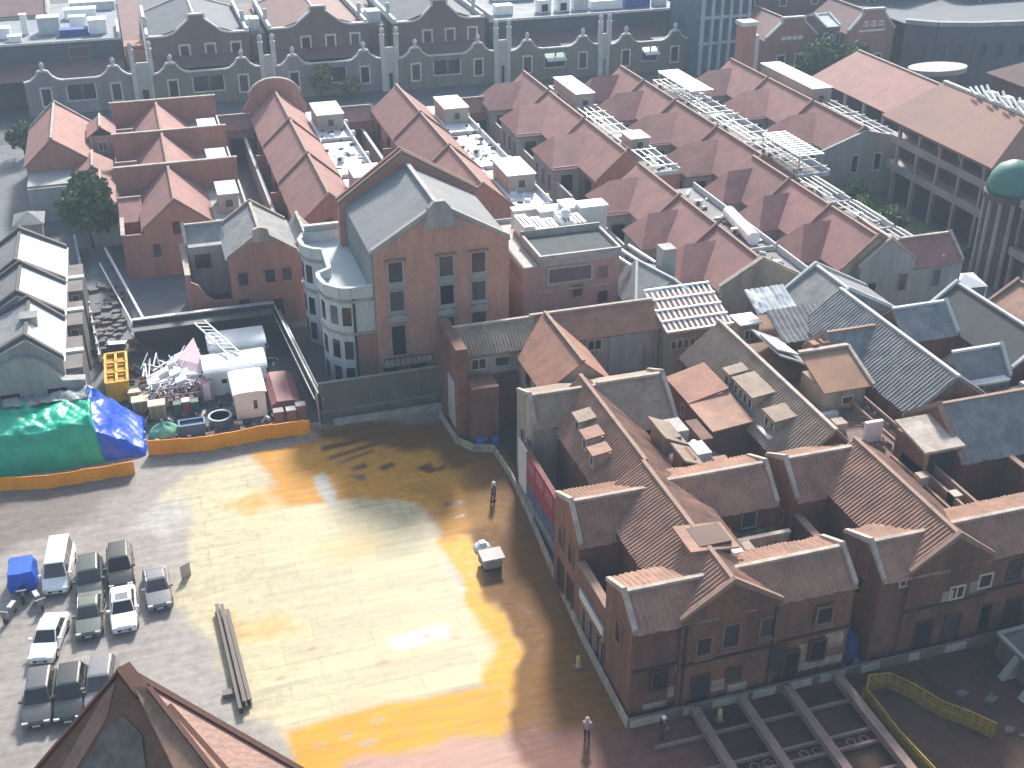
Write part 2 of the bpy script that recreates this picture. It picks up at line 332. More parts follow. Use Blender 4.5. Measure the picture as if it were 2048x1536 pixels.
def yard():
    x0, x1, y0, y1, st = -17, 27, 42, 91.5, .22
    nx, ny = int((x1-x0)/st)+1, int((y1-y0)/st)+1
    vs = []; cols = []; aux = []
    boxes = []
    for poly, *_ in SURF:
        boxes.append((min(p[0] for p in poly)-2.4, max(p[0] for p in poly)+2.4, min(p[1] for p in poly)-2.4, max(p[1] for p in poly)+2.4))
    for j in range(ny):
        for i in range(nx):
            x, y = x0+i*st, y0+j*st
            vs.append((x, y, 0))
            n1 = noise.noise((x*.32, y*.32, 1)); n2 = noise.noise((x*1.1, y*1.1, 5)); n3 = noise.noise((x*.12, y*.12, 9))
            px, py = x+n1*1.1+n2*.3, y+noise.noise((x*.32, y*.32, 20))*1.1+n2*.3
            s = .235+.05*n3; c = [s*1.1, s, s*.93]; ro = .5; pl = .0
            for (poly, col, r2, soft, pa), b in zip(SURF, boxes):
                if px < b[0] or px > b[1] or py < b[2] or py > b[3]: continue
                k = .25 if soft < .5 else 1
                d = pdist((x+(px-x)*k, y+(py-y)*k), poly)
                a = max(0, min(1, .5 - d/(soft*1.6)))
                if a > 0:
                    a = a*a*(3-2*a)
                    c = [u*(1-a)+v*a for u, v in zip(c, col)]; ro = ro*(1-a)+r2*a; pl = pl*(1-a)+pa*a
            cols.append((*c, 1)); aux.append((ro, pl, 0, 1))
    fs = [(j*nx+i, j*nx+i+1, (j+1)*nx+i+1, (j+1)*nx+i) for j in range(ny-1) for i in range(nx-1)]
    me = bpy.data.meshes.new('yard_ground'); me.from_pydata(vs, [], fs)
    a = me.color_attributes.new('soil_shade', 'FLOAT_COLOR', 'POINT'); a.data.foreach_set('color', [q for c in cols for q in c])
    a = me.color_attributes.new('finish', 'FLOAT_COLOR', 'POINT'); a.data.foreach_set('color', [q for c in aux for q in c])
    m = bpy.data.materials.new('yard soil and plates'); m.use_nodes = True; nt = m.node_tree; L = nt.links.new
    b = nt.nodes['Principled BSDF']; b.inputs['Specular IOR Level'].default_value = .2
    ca = nd(nt, 'ShaderNodeVertexColor', layer_name='soil_shade'); fa = nd(nt, 'ShaderNodeVertexColor', layer_name='finish')
    sp = nd(nt, 'ShaderNodeSeparateColor'); L(fa.outputs[0], sp.inputs[0])
    g = nd(nt, 'ShaderNodeNewGeometry')
    br = nd(nt, 'ShaderNodeTexBrick'); br.inputs['Scale'].default_value = 1; br.inputs['Brick Width'].default_value = 6; br.inputs['Row Height'].default_value = 1.8
    br.inputs['Mortar Size'].default_value = .03; br.inputs['Mortar Smooth'].default_value = .4; br.offset = .37
    br.inputs['Color1'].default_value = (.86,.89,.92,1); br.inputs['Color2'].default_value = (1.12,1.09,1.02,1); br.inputs['Mortar'].default_value = (.74,.69,.61,1)
    nz0 = nd(nt, 'ShaderNodeTexNoise'); nz0.inputs['Scale'].default_value = .5; L(g.outputs['Position'], nz0.inputs['Vector'])
    mxv = nd(nt, 'ShaderNodeMix', data_type='VECTOR'); mxv.inputs[0].default_value = .32; L(g.outputs['Position'], mxv.inputs[4])
    adv = nd(nt, 'ShaderNodeVectorMath', operation='ADD'); L(g.outputs['Position'], adv.inputs[0]); L(nz0.outputs['Color'], adv.inputs[1]); L(adv.outputs[0], mxv.inputs[5])
    L(mxv.outputs[1], br.inputs['Vector'])
    n1 = nd(nt, 'ShaderNodeTexNoise'); n1.inputs['Scale'].default_value = 1.3; n1.inputs['Detail'].default_value = 7; n1.inputs['Roughness'].default_value = .7; L(g.outputs['Position'], n1.inputs['Vector'])
    mp = nd(nt, 'ShaderNodeMapping'); mp.inputs['Scale'].default_value = (.25,2.0,1); mp.inputs['Rotation'].default_value = (0,0,.1); L(g.outputs['Position'], mp.inputs[0])
    n2 = nd(nt, 'ShaderNodeTexNoise'); n2.inputs['Scale'].default_value = 1.0; n2.inputs['Detail'].default_value = 4; L(mp.outputs[0], n2.inputs['Vector'])
    r1 = nd(nt, 'ShaderNodeMapRange'); r1.inputs['From Min'].default_value = .3; r1.inputs['From Max'].default_value = .7; r1.inputs['To Min'].default_value = .74; r1.inputs['To Max'].default_value = 1.22; L(n1.outputs[0], r1.inputs[0])
    r2 = nd(nt, 'ShaderNodeMapRange'); r2.inputs['From Min'].default_value = .3; r2.inputs['From Max'].default_value = .7; r2.inputs['To Min'].default_value = .85; r2.inputs['To Max'].default_value = 1.12; L(n2.outputs[0], r2.inputs[0])
    m0 = nd(nt, 'ShaderNodeMix', data_type='RGBA', blend_type='MULTIPLY'); L(sp.outputs[1], m0.inputs[0]); L(ca.outputs[0], m0.inputs[6]); L(br.outputs[0], m0.inputs[7])
    mu = nd(nt, 'ShaderNodeMath', operation='MULTIPLY'); L(r1.outputs[0], mu.inputs[0]); L(r2.outputs[0], mu.inputs[1])
    hs = nd(nt, 'ShaderNodeHueSaturation'); L(m0.outputs[2], hs.inputs['Color']); L(mu.outputs[0], hs.inputs['Value']); L(hs.outputs[0], b.inputs['Base Color'])
    rr = nd(nt, 'ShaderNodeMath', operation='MULTIPLY'); L(sp.outputs[0], rr.inputs[0]); L(r1.outputs[0], rr.inputs[1]); L(rr.outputs[0], b.inputs['Roughness'])
    bp = nd(nt, 'ShaderNodeBump'); bp.inputs['Strength'].default_value = .25; bp.inputs['Distance'].default_value = .05; L(n1.outputs[0], bp.inputs['Height']); L(bp.outputs[0], b.inputs['Normal'])
    me.materials.append(m)
    o = bpy.data.objects.new('yard_ground', me); COL.objects.link(o); tag(o, kind='structure')
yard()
struct('lane_paving', MB().add([(-9.5,111,.0),(17,111,.0),(17,132,.0),(-9.5,132,.0)], [(0,1,2,3)]), PAVE)
struct('side_street', MB().add([(-40,92,-.03),(-6,92,-.03),(-6,185,-.03),(-40,185,-.03)], [(0,1,2,3)]), PAVE)
struct('plaza', MB().add([(81,94,-.02),(88,94,-.02),(88,106,-.02),(81,106,-.02)], [(0,1,2,3)]), PAVE)
struct('plaza_pavement', MB().add([(78,84,-.03),(100,84,-.03),(100,97,-.03),(78,97,-.03)], [(0,1,2,3)]), mat('bright pale paving', (.62,.65,.68), (.5,.53,.56), rough=.4))
tag(MB().add([(82,104,0),(89.8,104,0),(91.2,128,0),(81.5,128,0)], [(0,1,2,3)]).obj('lawn', GRASS), 'strip of green lawn beside the arcade', 'lawn', kind='stuff')
# excavation in front of the old block
struct('pit_floor', MB().add([(23.6,36,-.01),(56,36,-.01),(56,48.9,-.01),(23.6,48.9,-.01)], [(0,1,2,3)]), mat('dark wet earth', (.095,.052,.038), (.055,.034,.027), scale=.7, rough=.7, spec=.1))

# ------------------------------------------------------------------ storage compound
def wavy_barrier(label, pts, h, cat='barrier'):
    mb = MB(); P = []
    for (xa, ya), (xb, yb) in zip(pts, pts[1:]):
        n = max(2, int(math.hypot(xb-xa, yb-ya)/.5))
        for i in range(n): P.append((xa+(xb-xa)*i/n, ya+(yb-ya)*i/n))
    P.append(pts[-1]); vs = []
    for i, (x, y) in enumerate(P):
        wv = .06*math.sin(i*1.7); hh = h + .07*noise.noise((x*.8, y, 3))
        vs += [(x, y+wv, .02), (x, y+wv*.4, hh), (x, y+wv*.4+.07, hh), (x, y+wv+.07, .02)]
    n = len(P)
    fs = [(4*i+k, 4*i+4+k, 4*i+4+(k+1) % 4, 4*i+(k+1) % 4) for i in range(n-1) for k in range(4)] + [(0,1,2,3), (4*n-4,4*n-3,4*n-2,4*n-1)]
    mb.add(vs, fs)
    t = T('orange_barrier', label, cat, (pts[0][0], pts[0][1], 0), 'orange sheet barriers round the compound')
    t.part('sheet', mb, ORANGE)
    for i in range(0, n, 5): t.part('post', MB().tube((P[i][0], P[i][1]+.14, 0), (P[i][0], P[i][1]+.14, h+.05), .035, n=6), STEEL)
wavy_barrier('ochre orange sheet barrier below the green tarpaulin', [(-17,88.6),(-11.7,87.5),(-5,87.6)], 1.25)
wavy_barrier('bright orange sheet barrier in front of the blue tubs', [(-3.8,90.2),(1,89.4),(5.5,89.8),(9.8,89.6)], 1.45)

def tarp(name, label, x0, x1, y0, y1, hf, m, seed, base, nx=130, ny=80, th=0):
    vs = []
    for j in range(ny+1):
        for i in range(nx+1):
            u, v = i/nx, j/ny
            x = x0+(x1-x0)*u; y = y0+(y1-y0)*v
            f = noise.noise((x*.5, y*.5, seed))*.30 + noise.noise((x*1.3, y*.9, seed+4))*.16 + abs(noise.noise((x*.9+y*.5, y*.35, seed+8)))*.35 - abs(noise.noise((x*2.1-y*1.1, y*.8, seed+15)))*.10
            e = min(1, min(v, 1-v)/.10) ** .6
            e2 = min(1, min(u+.02, 1-u+.0)/.05) ** .6
            h = max(.02, (hf(u, v)+f*hf(u, v)*.28)*e*e2)
            vs.append((x+noise.noise((y*.8, h, seed))*.18, y+noise.noise((x*.8, h, seed+2))*.22, h))
    fs = [(j*(nx+1)+i, j*(nx+1)+i+1, (j+1)*(nx+1)+i+1, (j+1)*(nx+1)+i) for j in range(ny) for i in range(nx)]
    mb = MB().add(vs, fs)
    return single(name, mb, m, label, 'tarpaulin', base, None, True)
tarp('green_tarpaulin', 'green tarpaulin stretched over a tall stack of materials', -19, -7.4, 90.2, 96.5, lambda u, v: 3.7-.5*max(0, .2-v)*5, TARP_G, 11, (-13,93,0))
tarp('blue_tarpaulin', 'blue tarpaulin sloping down beside the green one', -8.3, -3.9, 90.4, 97, lambda u, v: 4.3*(1-u)**1.1*(.55+.45*v)+.35, TARP_B, 31, (-6,93,0))
mb = MB(); vs = []
for j in range(13):
    for i in range(33):
        x = -15+7.2*i/32; y = 94.9+3.0*j/12
        z = 3.95+.45*noise.noise((x*.8,y*.9,3))+.25*noise.noise((x*2,y*2,6))-.12*max(0,j-6)
        vs.append((x,y,z))
mb.add(vs, [(j*33+i, j*33+i+1, (j+1)*33+i+1, (j+1)*33+i) for j in range(12) for i in range(32)])
single('mesh_sheet', mb, NET, 'crumpled grey mesh sheet lying over the top of the green tarpaulin', 'mesh sheet', (-11.5,96,3.9), None, True)

# charcoal hoarding round three sides
t = T('site_hoarding', 'charcoal hoarding with a steel rail along the back of the compound', 'hoarding', (3,110.5,0))
mb = MB(); mb.box(-4,9.6,110.3,110.45,0,3.4); t.part('panel', mb, HOARD_D)
for i in range(9): t.part('post', MB().box(-4+i*1.7-.05,-4+i*1.7+.05,110.2,110.3,0,3.4), HOARD_D)
mb = MB(); mb.box(-4,9.7,110.15,110.6,3.4,3.52); t.part('rail', mb, STEEL)
mb = MB(); mb.box(-4.2,9.5,108.6,110.15,2.9,3.0); t.part('canopy', mb, HOARD_D)
t = T('site_hoarding', 'charcoal hoarding with two steel rails beside the grey lane', 'hoarding', (10.3,100,0))
mb = MB(); mb.prism([(9.75,110.4),(9.9,110.4),(11.15,91),(11,91)],0,3.0,'z'); t.part('panel', mb, HOARD_D)
mb = MB(); mb.bar((9.7,110.4,3.1),(10.95,91,3.1),.16,.14); mb.bar((10.15,110.4,2.5),(11.4,91,2.5),.12); mb.bar((9.4,110.4,2.6),(10.6,91,2.6),.1); t.part('rail', mb, STEEL)
mb = MB(); mb.tube((10.75,90.8,3.2),(10.85,90.6,0),.06); t.part('pipe', mb, STEEL)
t = T('site_hoarding', 'grey green panelled hoarding closing the muddy yard below the gabled building', 'hoarding', (16.5,91,0))
mb = MB(); mb.box(11,22,91,91.12,1.3,4.0); t.part('panel', mb, HOARD)
mb = MB(); [mb.box(11.2+i*2.15,11.28+i*2.15,90.9,91,1.3,4.0) for i in range(6)]; mb.box(11,22,90.86,90.99,1.16,1.3); mb.box(11,22,90.9,91.2,4.0,4.1); t.part('frame', mb, mat('dull green grey steel', (.20,.22,.20), (.15,.17,.15)))
mb = MB(); mb.box(11,22,91.14,91.5,0,1.3); t.part('base', mb, CONC_D)
mb = MB(); mb.box(12,22,90.3,90.7,.0,.55); t.part('kerb', mb, CONC)

HUTS = 'white site huts in the storage compound'
def hut(label, x0, x1, y0, y1, h, arch, axis='x', win=False):
    t = T('site_hut', label, 'site hut', ((x0+x1)/2,(y0+y1)/2,0), HUTS)
    mb = MB()
    c0, c1 = (y0, y1) if axis == 'x' else (x0, x1)
    slab(t, 'wall', x0+.05, x1-.05, y0+.05, y1-.05, 0, h, mat('white panel wall', (.74,.76,.77), (.62,.64,.66), rough=.5))
    n = 10; prof = [(c0-.1, h)] + [((c0+c1)/2-(c1-c0+.2)/2*math.cos(math.pi*i/n), h+arch*math.sin(math.pi*i/n)+.06) for i in range(n+1)] + [(c1+.1, h)]
    mb.prism(prof, *((x0-.1, x1+.1) if axis == 'x' else (y0-.1, y1+.1)), axis); t.part('roof', mb, WHITE_R, smooth=False)
    if win: window(t, (x0+x1)/2+.4, y0+.05, .9, .35, .9, '-y', fr=.06, frame=WHITE)
    else:
        for k in range(3): window(t, x0+(x1-x0)*(.3+.22*k), y0+.05, 1.2, .5, .5, '-y', fr=.05, frame=WHITE)
hut('white site hut with a low arched roof at the back of the compound', 2.6, 7.9, 103.6, 107.2, 2.4, .45)
hut('long white site hut with a rounded roof below the lying ladder', 1.8, 7.4, 98.9, 102.6, 2.3, .5)
hut('white cabin with one small dark window near the orange barrier', 3.9, 6.7, 93.9, 98.2, 2.5, .18, 'y', True)
t = T('lattice_beam', 'pale steel lattice beam lying across the white hut roofs', 'beam', (3.4,104.5,3.0))
mb = MB(); a, b = Vector((2.2,108.2,3.35)), Vector((4.7,100.9,3.15)); off = Vector((.5,.17,0))
mb.bar(a-off, b-off, .14); mb.bar(a+off, b+off, .14); t.part('rail', mb, STEEL)
mb = MB()
for i in range(9): mb.bar(a.lerp(b,i/9)-off, a.lerp(b,(i+.9)/9)+off, .08)
t.part('lattice', mb, WHITE)
t = T('pink_board', 'pale pink panels leaning beside the white hut', 'panel', (1.2,102,0))
mb = MB(); mb.add([(-.4,104,1.8),(1.4,106.5,2.6),(2.0,101,2.2),(.6,99.6,1.0)], [(0,1,2,3)]); mb.add([(-.4,104,1.7),(1.4,106.5,2.5),(2.0,101,2.1),(.6,99.6,.9)], [(0,1,2,3)]); t.part('board', mb, mat('pale pink board', (.72,.52,.56), (.62,.46,.5)))
t = T('red_sheet_stack', 'faded red sheet drawn over a low stack near the lane hoarding', 'covered stack', (8.4,96.5,0))
mb = MB(); mb.prism([(7.1,0),(7.1,1.0),(7.6,1.35),(9.0,1.3),(9.7,.9),(9.8,0)],93.8,99.6,'y'); t.part('sheet', mb, REDSHEET)
for i, (x, y) in enumerate(((7.5,92.6),(8.6,92.3),(9.5,92.6))):
    t = T('steel_cabinet', ['grey cabinet with a pale top at the left of its row near the barrier','grey cabinet between two others near the orange barrier','grey cabinet at the right end of its row by the hoarding'][i], 'cabinet', (x,y,0), 'cabinets by the orange barrier')
    slab(t, 'body', x-.4, x+.4, y-.35, y+.35, 0, 1.1+.15*i, mat('rusty cabinet', (.24,.14,.12), (.14,.09,.08))); slab(t, 'top', x-.45, x+.45, y-.4, y+.4, 1.1+.15*i, 1.18+.15*i, CONC)
t = T('yellow_cage', 'yellow steel storage cage on the left edge of the compound', 'storage cage', (-5.9,103.5,0))
mb = MB(); mb.box(-6.75,-5.05,100.6,106.4,.1,1.75); t.part('load', mb, mat('dark ochre load', (.45,.24,.02), (.32,.16,.02)))
mb = MB()
for x in (-6.85,-5.9,-4.95):
    mb.bar((x,100.5,2.0),(x,106.5,2.0),.22); mb.bar((x,100.5,0),(x,100.5,2.1),.14); mb.bar((x,106.5,0),(x,106.5,2.1),.14)
for y in (100.5,102.5,104.5,106.5): mb.bar((-6.85,y,2.0),(-4.95,y,2.0),.22)
mb.box(-6.9,-4.9,100.42,100.48,.1,1.95); t.part('frame', mb, YELLOW)
for i, (x, y, lb) in enumerate(((-4.1,98.3,'brown timber crate with a pale lid by the yellow cage'),(-2.7,96.6,'tall brown timber crate with pale lid nearer the blue tarpaulin'),(-4.6,100.0,'small brown crate under the yellow cage end'))):
    t = T('timber_crate', lb, 'crate', (x,y,0), 'timber crates near the yellow cage')
    s = .7 if i < 2 else .45
    slab(t, 'box', x-s, x+s, y-s*.8, y+s*.8, 0, 1.1+.3*(i == 1), CARDB)
    mb = MB()
    for k in (-1, 0, 1): mb.box(x+k*s*.85-.05, x+k*s*.85+.05, y-s*.85, y-s*.8, 0, 1.1+.3*(i == 1))
    t.part('batten', mb, mat('pale batten', (.5,.38,.22)))
    slab(t, 'lid', x-s-.05, x+s+.05, y-s*.85, y+s*.85, 1.1+.3*(i == 1), 1.22+.3*(i == 1), mat('pale lid', (.62,.54,.42)))
rs = random.Random(3); mb = MB()
for i in range(110):
    x = rs.uniform(-3.6,1.6); y = rs.uniform(99.6,105.6); a = rs.gauss(1.2,.7); l = rs.uniform(.6,1.5); z = rs.uniform(.2,1.7); dz = rs.uniform(-.4,.5)
    mb.bar((x-l*math.cos(a),y-l*math.sin(a),max(.05,z-dz)),(x+l*math.cos(a),y+l*math.sin(a),z+dz),rs.uniform(.05,.14))
for i in range(16):
    x = rs.uniform(-3,1.2); y = rs.uniform(100,105); s = rs.uniform(.25,.6); mb.add([(x-s,y-s,1.5),(x+s,y-s*.6,1.7),(x+s*.8,y+s,1.9),(x-s,y+s*.7,1.6),(x,y,.2)], [(0,1,2,3),(0,1,4),(1,2,4),(2,3,4),(3,0,4)])
tag(mb.obj('scaffold_scrap', WHITE), 'heap of white steel bars and clips piled in the compound', 'scrap heap', kind='stuff')
t = T('steel_rack', 'low purple brown steel rack in front of the white bar heap', 'rack', (-.6,98.2,0))
mb = MB()
for z in (.35,.9,1.4):
    for y in (97.6,99.0): mb.bar((-2.4,y,z),(1.3,y,z),.09)
for x in (-2.4,-1.2,0,1.3):
    for y in (97.6,99.0): mb.bar((x,y,0),(x,y,1.5),.09)
    for z in (.35,.9,1.4): mb.bar((x,97.6,z),(x,99,z),.07)
t.part('frame', mb, mat('purple brown steel', (.24,.15,.17), (.15,.09,.1)))
mb = MB(); [mb.box(-2.3+k*.62,-1.9+k*.62,97.8,98.8,.36,.75+.1*(k%3)) for k in range(6)]; t.part('load', mb, mat('rusty iron parts', (.12,.07,.06), (.2,.13,.12)))
t = T('pink_cabinet', 'pale pink cabinet with a bright white door beside the rack', 'cabinet', (1.7,99.4,0))
slab(t, 'body', 1.2, 2.4, 98.2, 99.4, 0, 1.9, mat('dusty pink panel', (.5,.28,.31))); slab(t, 'door', 1.45, 2.1, 98.12, 98.2, .1, 1.85, mat('bright pinkish white', (.85,.74,.76)))
for x, lb in ((-.95,'dark green lidded bin on the left of the red one'),(.55,'dark green lidded bin on the right of the red one')):
    t = T('wheeled_bin', lb, 'bin', (x,96.4,0), 'green bins in the compound')
    mb = MB(); mb.prism([(x-.28,96.1),(x+.28,96.1),(x+.33,96.75),(x-.33,96.75)],.08,1.2,'z'); t.part('body', mb, GREEN); slab(t, 'lid', x-.35, x+.35, 96.02, 96.8, 1.2, 1.3, GREEN)
t = T('wheeled_bin', 'red bin with a white lid between two green bins', 'bin', (-.2,96.5,0)); mb = MB(); mb.prism([(-.5,96.2),(.1,96.2),(.12,96.8),(-.52,96.8)],.08,1.35,'z'); t.part('body', mb, mat('red plastic', (.32,.05,.08))); slab(t, 'lid', -.55, .15, 96.1, 96.85, 1.35, 1.45, WHITE)
mb = MB(); vs = []
for j in range(9):
    for i in range(25):
        a = 6.28318*i/24; r = 1.25*(1-(j/8)**2*.999); vs.append((-2.3+r*math.cos(a)*1.1, 93.6+r*math.sin(a)*.9, (j/8)*1.0*(1+.15*math.sin(a*3))))
mb.add(vs, [(j*25+i, j*25+i+1, (j+1)*25+i+1, (j+1)*25+i) for j in range(8) for i in range(24)])
single('net_heap', mb, mat('pale green net', (.16,.42,.29), (.10,.30,.20), scale=2, bump=.5), 'pale green netting heaped beside the blue tubs', 'net', (-2.3,93.6,0), None, True)
t = T('water_tub', 'long blue open water trough behind the orange barrier', 'tub', (0.1,93.2,0), 'blue tubs behind the barrier')
mb = MB(); mb.box(-1.1,1.2,92.6,92.75,0,.95); mb.box(-1.1,1.2,93.7,93.85,0,.95); mb.box(-1.1,-.95,92.75,93.7,0,.95); mb.box(1.05,1.2,92.75,93.7,0,.95); t.part('body', mb, BLUE); slab(t, 'water', -.95, 1.05, 92.75, 93.7, 0, .7, mat('still water', (.10,.16,.22), rough=.1))
t = T('water_tub', 'round blue water tub with a white rim behind the orange barrier', 'tub', (2.5,93.4,0), 'blue tubs behind the barrier')
mb = MB(); mb.lathe((2.5,93.4,0), [(.75,0),(.95,.5),(1.0,1.0),(.85,1.0),(.8,.8)],18); t.part('body', mb, BLUE); mb = MB(); mb.lathe((2.5,93.4,0), [(1.03,1.0),(1.03,1.08),(.86,1.08),(.86,1.0)],18); t.part('rim', mb, mat('pale blue rim', (.5,.62,.7)))
t = T('pallet', 'pale timber pallet standing among the tubs', 'pallet', (3.2,95.2,0)); mb = MB(); [mb.box(2.6+k*.26,2.78+k*.26,94.4,96.2,.12,.18) for k in range(5)]; [mb.box(2.6,3.85,94.5+k*.75,94.62+k*.75,0,.12) for k in range(3)]; t.part('slat', mb, CARDB)

# ------------------------------------------------------------------ vehicles
def car(label, x, y, deg, paint, kind='sedan', sunroof=False, group='cars parked in the yard'):
    L, W, H = {'sedan': (4.7,1.82,1.46), 'suv': (4.7,1.88,1.72), 'van': (5.1,1.95,2.05)}[kind]
    t = T('van' if kind == 'van' else 'parked_car', label, 'van' if kind == 'van' else 'car', (x,y,0), group, R(deg))
    t.b = (0,0,0)
    w2 = W/2; hl = L/2
    belt = {'sedan': .90, 'suv': 1.02, 'van': 1.10}[kind]
    hood = {'sedan': -1.0, 'suv': -1.05, 'van': -1.75}[kind]; tail = {'sedan': 1.55, 'suv': 2.1, 'van': 2.4}[kind]
    ft, rt = {'sedan': (-.25, .95), 'suv': (-.35, 1.75), 'van': (-1.15, 2.3)}[kind]
    st = [(-hl, .32, .62, .72), (-hl+.12, .24, .74, .9), (-hl+.7, .22, belt-.12, .98), (hood, .22, belt, 1), (tail, .22, belt+.04, 1), (hl-.35, .24, belt+(.0 if kind == 'sedan' else .02), .98), (hl-.08, .28, belt-.12, .92), (hl, .4, belt-.3, .82)]
    vs = []; fs = []
    for yy, zl, zt, k in st:
        a = w2*k; vs += [(-a*.94,yy,zl),(-a,yy,zl+.2),(-a*.98,yy,zt-.14),(-a*.88,yy,zt),(a*.88,yy,zt),(a*.98,yy,zt-.14),(a,yy,zl+.2),(a*.94,yy,zl)]
    n = len(st)
    for i in range(n-1):
        for k in range(8): fs.append((i*8+k, i*8+(k+1)%8, i*8+8+(k+1)%8, i*8+8+k))
    fs += [tuple(range(8)), tuple(range(8*n-8, 8*n))]
    mb = MB().add(vs, fs)
    a, b = w2*.86, w2*.70
    cab = [(-a,hood,belt-.03),(a,hood,belt-.03),(a,tail,belt),(-a,tail,belt),(-b,ft,H-.05),(b,ft,H-.05),(b,rt,H-.05),(-b,rt,H-.05),(-b*.86,ft+.15,H),(b*.86,ft+.15,H),(b*.86,rt-.15,H),(-b*.86,rt-.15,H)]
    mb.add(cab, [(0,1,5,4),(1,2,6,5),(2,3,7,6),(3,0,4,7),(4,5,9,8),(5,6,10,9),(6,7,11,10),(7,4,8,11),(8,9,10,11)])
    body = t.part('body', mb, paint)
    def quad(name, p, m=GLASS, parent=None):
        p = [Vector(q) for q in p]; nn = (p[1]-p[0]).cross(p[3]-p[0]).normalized(); c = sum(p, Vector())/4
        if nn.dot(c-Vector((0,0,.6))) < 0: nn = -nn
        q = [c+(v-c)*.90+nn*.02 for v in p]; r = [c+(v-c)*.90-nn*.03 for v in p]
        return t.part(name, MB().add(q+r, [(0,1,2,3),(7,6,5,4),(0,4,5,1),(1,5,6,2),(2,6,7,3),(3,7,4,0)]), m, parent)
    V = [Vector(c) for c in cab]
    quad('windscreen', [V[0],V[1],V[5],V[4]]); quad('rear_window', [V[2],V[3],V[7],V[6]])
    for s0, s1, s2, s3 in ((1,2,6,5),(3,0,4,7)):
        m1, m2 = V[s0].lerp(V[s1],.5), V[s3].lerp(V[s2],.5)
        quad('side_window', [V[s0],m1,m2,V[s3]]); quad('side_window', [m1,V[s1],V[s2],m2])
    if sunroof: t.part('sunroof', MB().box(-.42,.42,-.1,.55,H-.01,H+.015), mat('tinted glass roof', (.20,.22,.24), rough=.25))
    for sx in (-1, 1):
        for yy in (-hl+.9, hl-.95):
            wh = t.part('wheel', MB().tube((sx*(w2-.2),yy,.33),(sx*(w2+.01),yy,.33),.33,n=16), mat('tyre rubber', (.02,.02,.02)))
            t.part('rim', MB().tube((sx*(w2-.05),yy,.33),(sx*(w2+.025),yy,.33),.2,n=12), STEEL, wh)
        t.part('headlight', MB().box(sx*w2*.5,sx*w2*.86,-hl+.02,-hl+.16,.60,.74), mat('lamp glass', (.7,.72,.72), rough=.15))
        t.part('tail_light', MB().box(sx*w2*.6,sx*w2*.88,hl-.1,hl-.01,.62,.74), mat('red lamp', (.4,.02,.02), rough=.3))
        t.part('wing_mirror', MB().box(sx*w2*.9,sx*(w2+.16),hood+.25,hood+.42,belt,belt+.16), paint)
    t.part('grille', MB().box(-w2*.5,w2*.5,-hl-.015,-hl+.1,.38,.56), mat('black grille', (.02,.02,.022)))
    t.part('number_plate', MB().box(-.23,.23,-hl-.03,-hl-.015,.40,.52), mat('pale plate', (.6,.62,.66)))
    bv = body.modifiers.new('bevel', 'BEVEL'); bv.width = .09; bv.segments = 3; bv.limit_method = 'ANGLE'; bv.angle_limit = R(18); bv.harden_normals = False
    for p in body.data.polygons: p.use_smooth = True
    return t
def paint(name, c): return mat(name, c, tuple(x*.96 for x in c), rough=.28, spec=.6)
P_W = paint('white car paint', (.80,.81,.82)); P_G = paint('graphite paint', (.09,.095,.105)); P_D = paint('dark green grey paint', (.055,.075,.075)); P_K = paint('black paint', (.035,.04,.042)); P_S = paint('silver grey paint', (.19,.19,.21)); P_O = paint('olive grey paint', (.13,.15,.13)); P_B = paint('beige paint', (.45,.42,.34))
car('white van with a flat roof parked beside the blue covered trike', -10.7, 75.4, -5, P_W, 'van')
car('dark grey green car parked between the white van and the black car', -8.55, 73.4, 0, P_D, 'suv')
car('black car at the far end of the car row, behind the white sunroof car', -6.45, 74.3, 0, P_K, 'suv')
car('silver grey car with a pale number plate, nearest the yellow ground', -4.0, 71.2, 2, P_S, 'sedan')
car('white car with a grey glass sunroof', -6.35, 69.5, 0, P_W, 'sedan', True)
car('olive grey car parked left of the white sunroof car', -8.6, 69.6, -2, P_O, 'sedan')
car('white saloon parked at an angle below the van', -11.2, 67.9, -13, P_W, 'sedan')
car('dark car at the left, nearest the bottom edge of the yard', -11.6, 62.0, -4, P_G, 'suv')
car('dark car next to the roof peak, right of another dark car', -9.75, 61.8, -4, P_K, 'suv')
car('silver grey car half hidden behind the brown roof peak', -7.9, 62.0, -6, P_S, 'suv')
t = T('cargo_trike', 'three wheeled trike with a bright blue cover over its load', 'trike', (-13.1,74.6,0))
mb = MB(); vs = []
for j in range(7):
    k = j/6; s = 1-.16*k**3
    for i in range(20):
        a = 6.28318*i/20; cx = max(-1, min(1, 1.5*math.cos(a))); cy = max(-1, min(1, 1.5*math.sin(a)))
        vs.append((-13.1+cx*.95*s+.05*math.sin(i*2.3+j), 75.0+cy*1.25*s+.04*math.cos(i*1.9), .35+1.45*k))
mb.add(vs, [(j*20+i, j*20+(i+1)%20, j*20+20+(i+1)%20, j*20+20+i) for j in range(6) for i in range(20)] + [tuple(range(120,140))])
t.part('cover', mb, TARP_B)
for x, y in ((-13.95,74.9),(-12.25,74.9),(-13.1,72.8)): t.part('wheel', MB().tube((x-.07,y,.3),(x+.07,y,.3),.3,n=14), mat('tyre rubber', (0,0,0)))
mb = MB(); mb.bar((-13.1,73.8,.5),(-13.1,72.8,.35),.12); mb.bar((-13.1,73.1,.5),(-13.1,72.9,1.05),.08); t.part('frame', mb, STEEL)
mb = MB(); mb.bar((-13.45,72.95,1.05),(-12.75,72.95,1.05),.06); t.part('handlebar', mb, STEEL); t.part('saddle', MB().box(-13.25,-12.95,73.5,73.85,.75,.9), DARK)
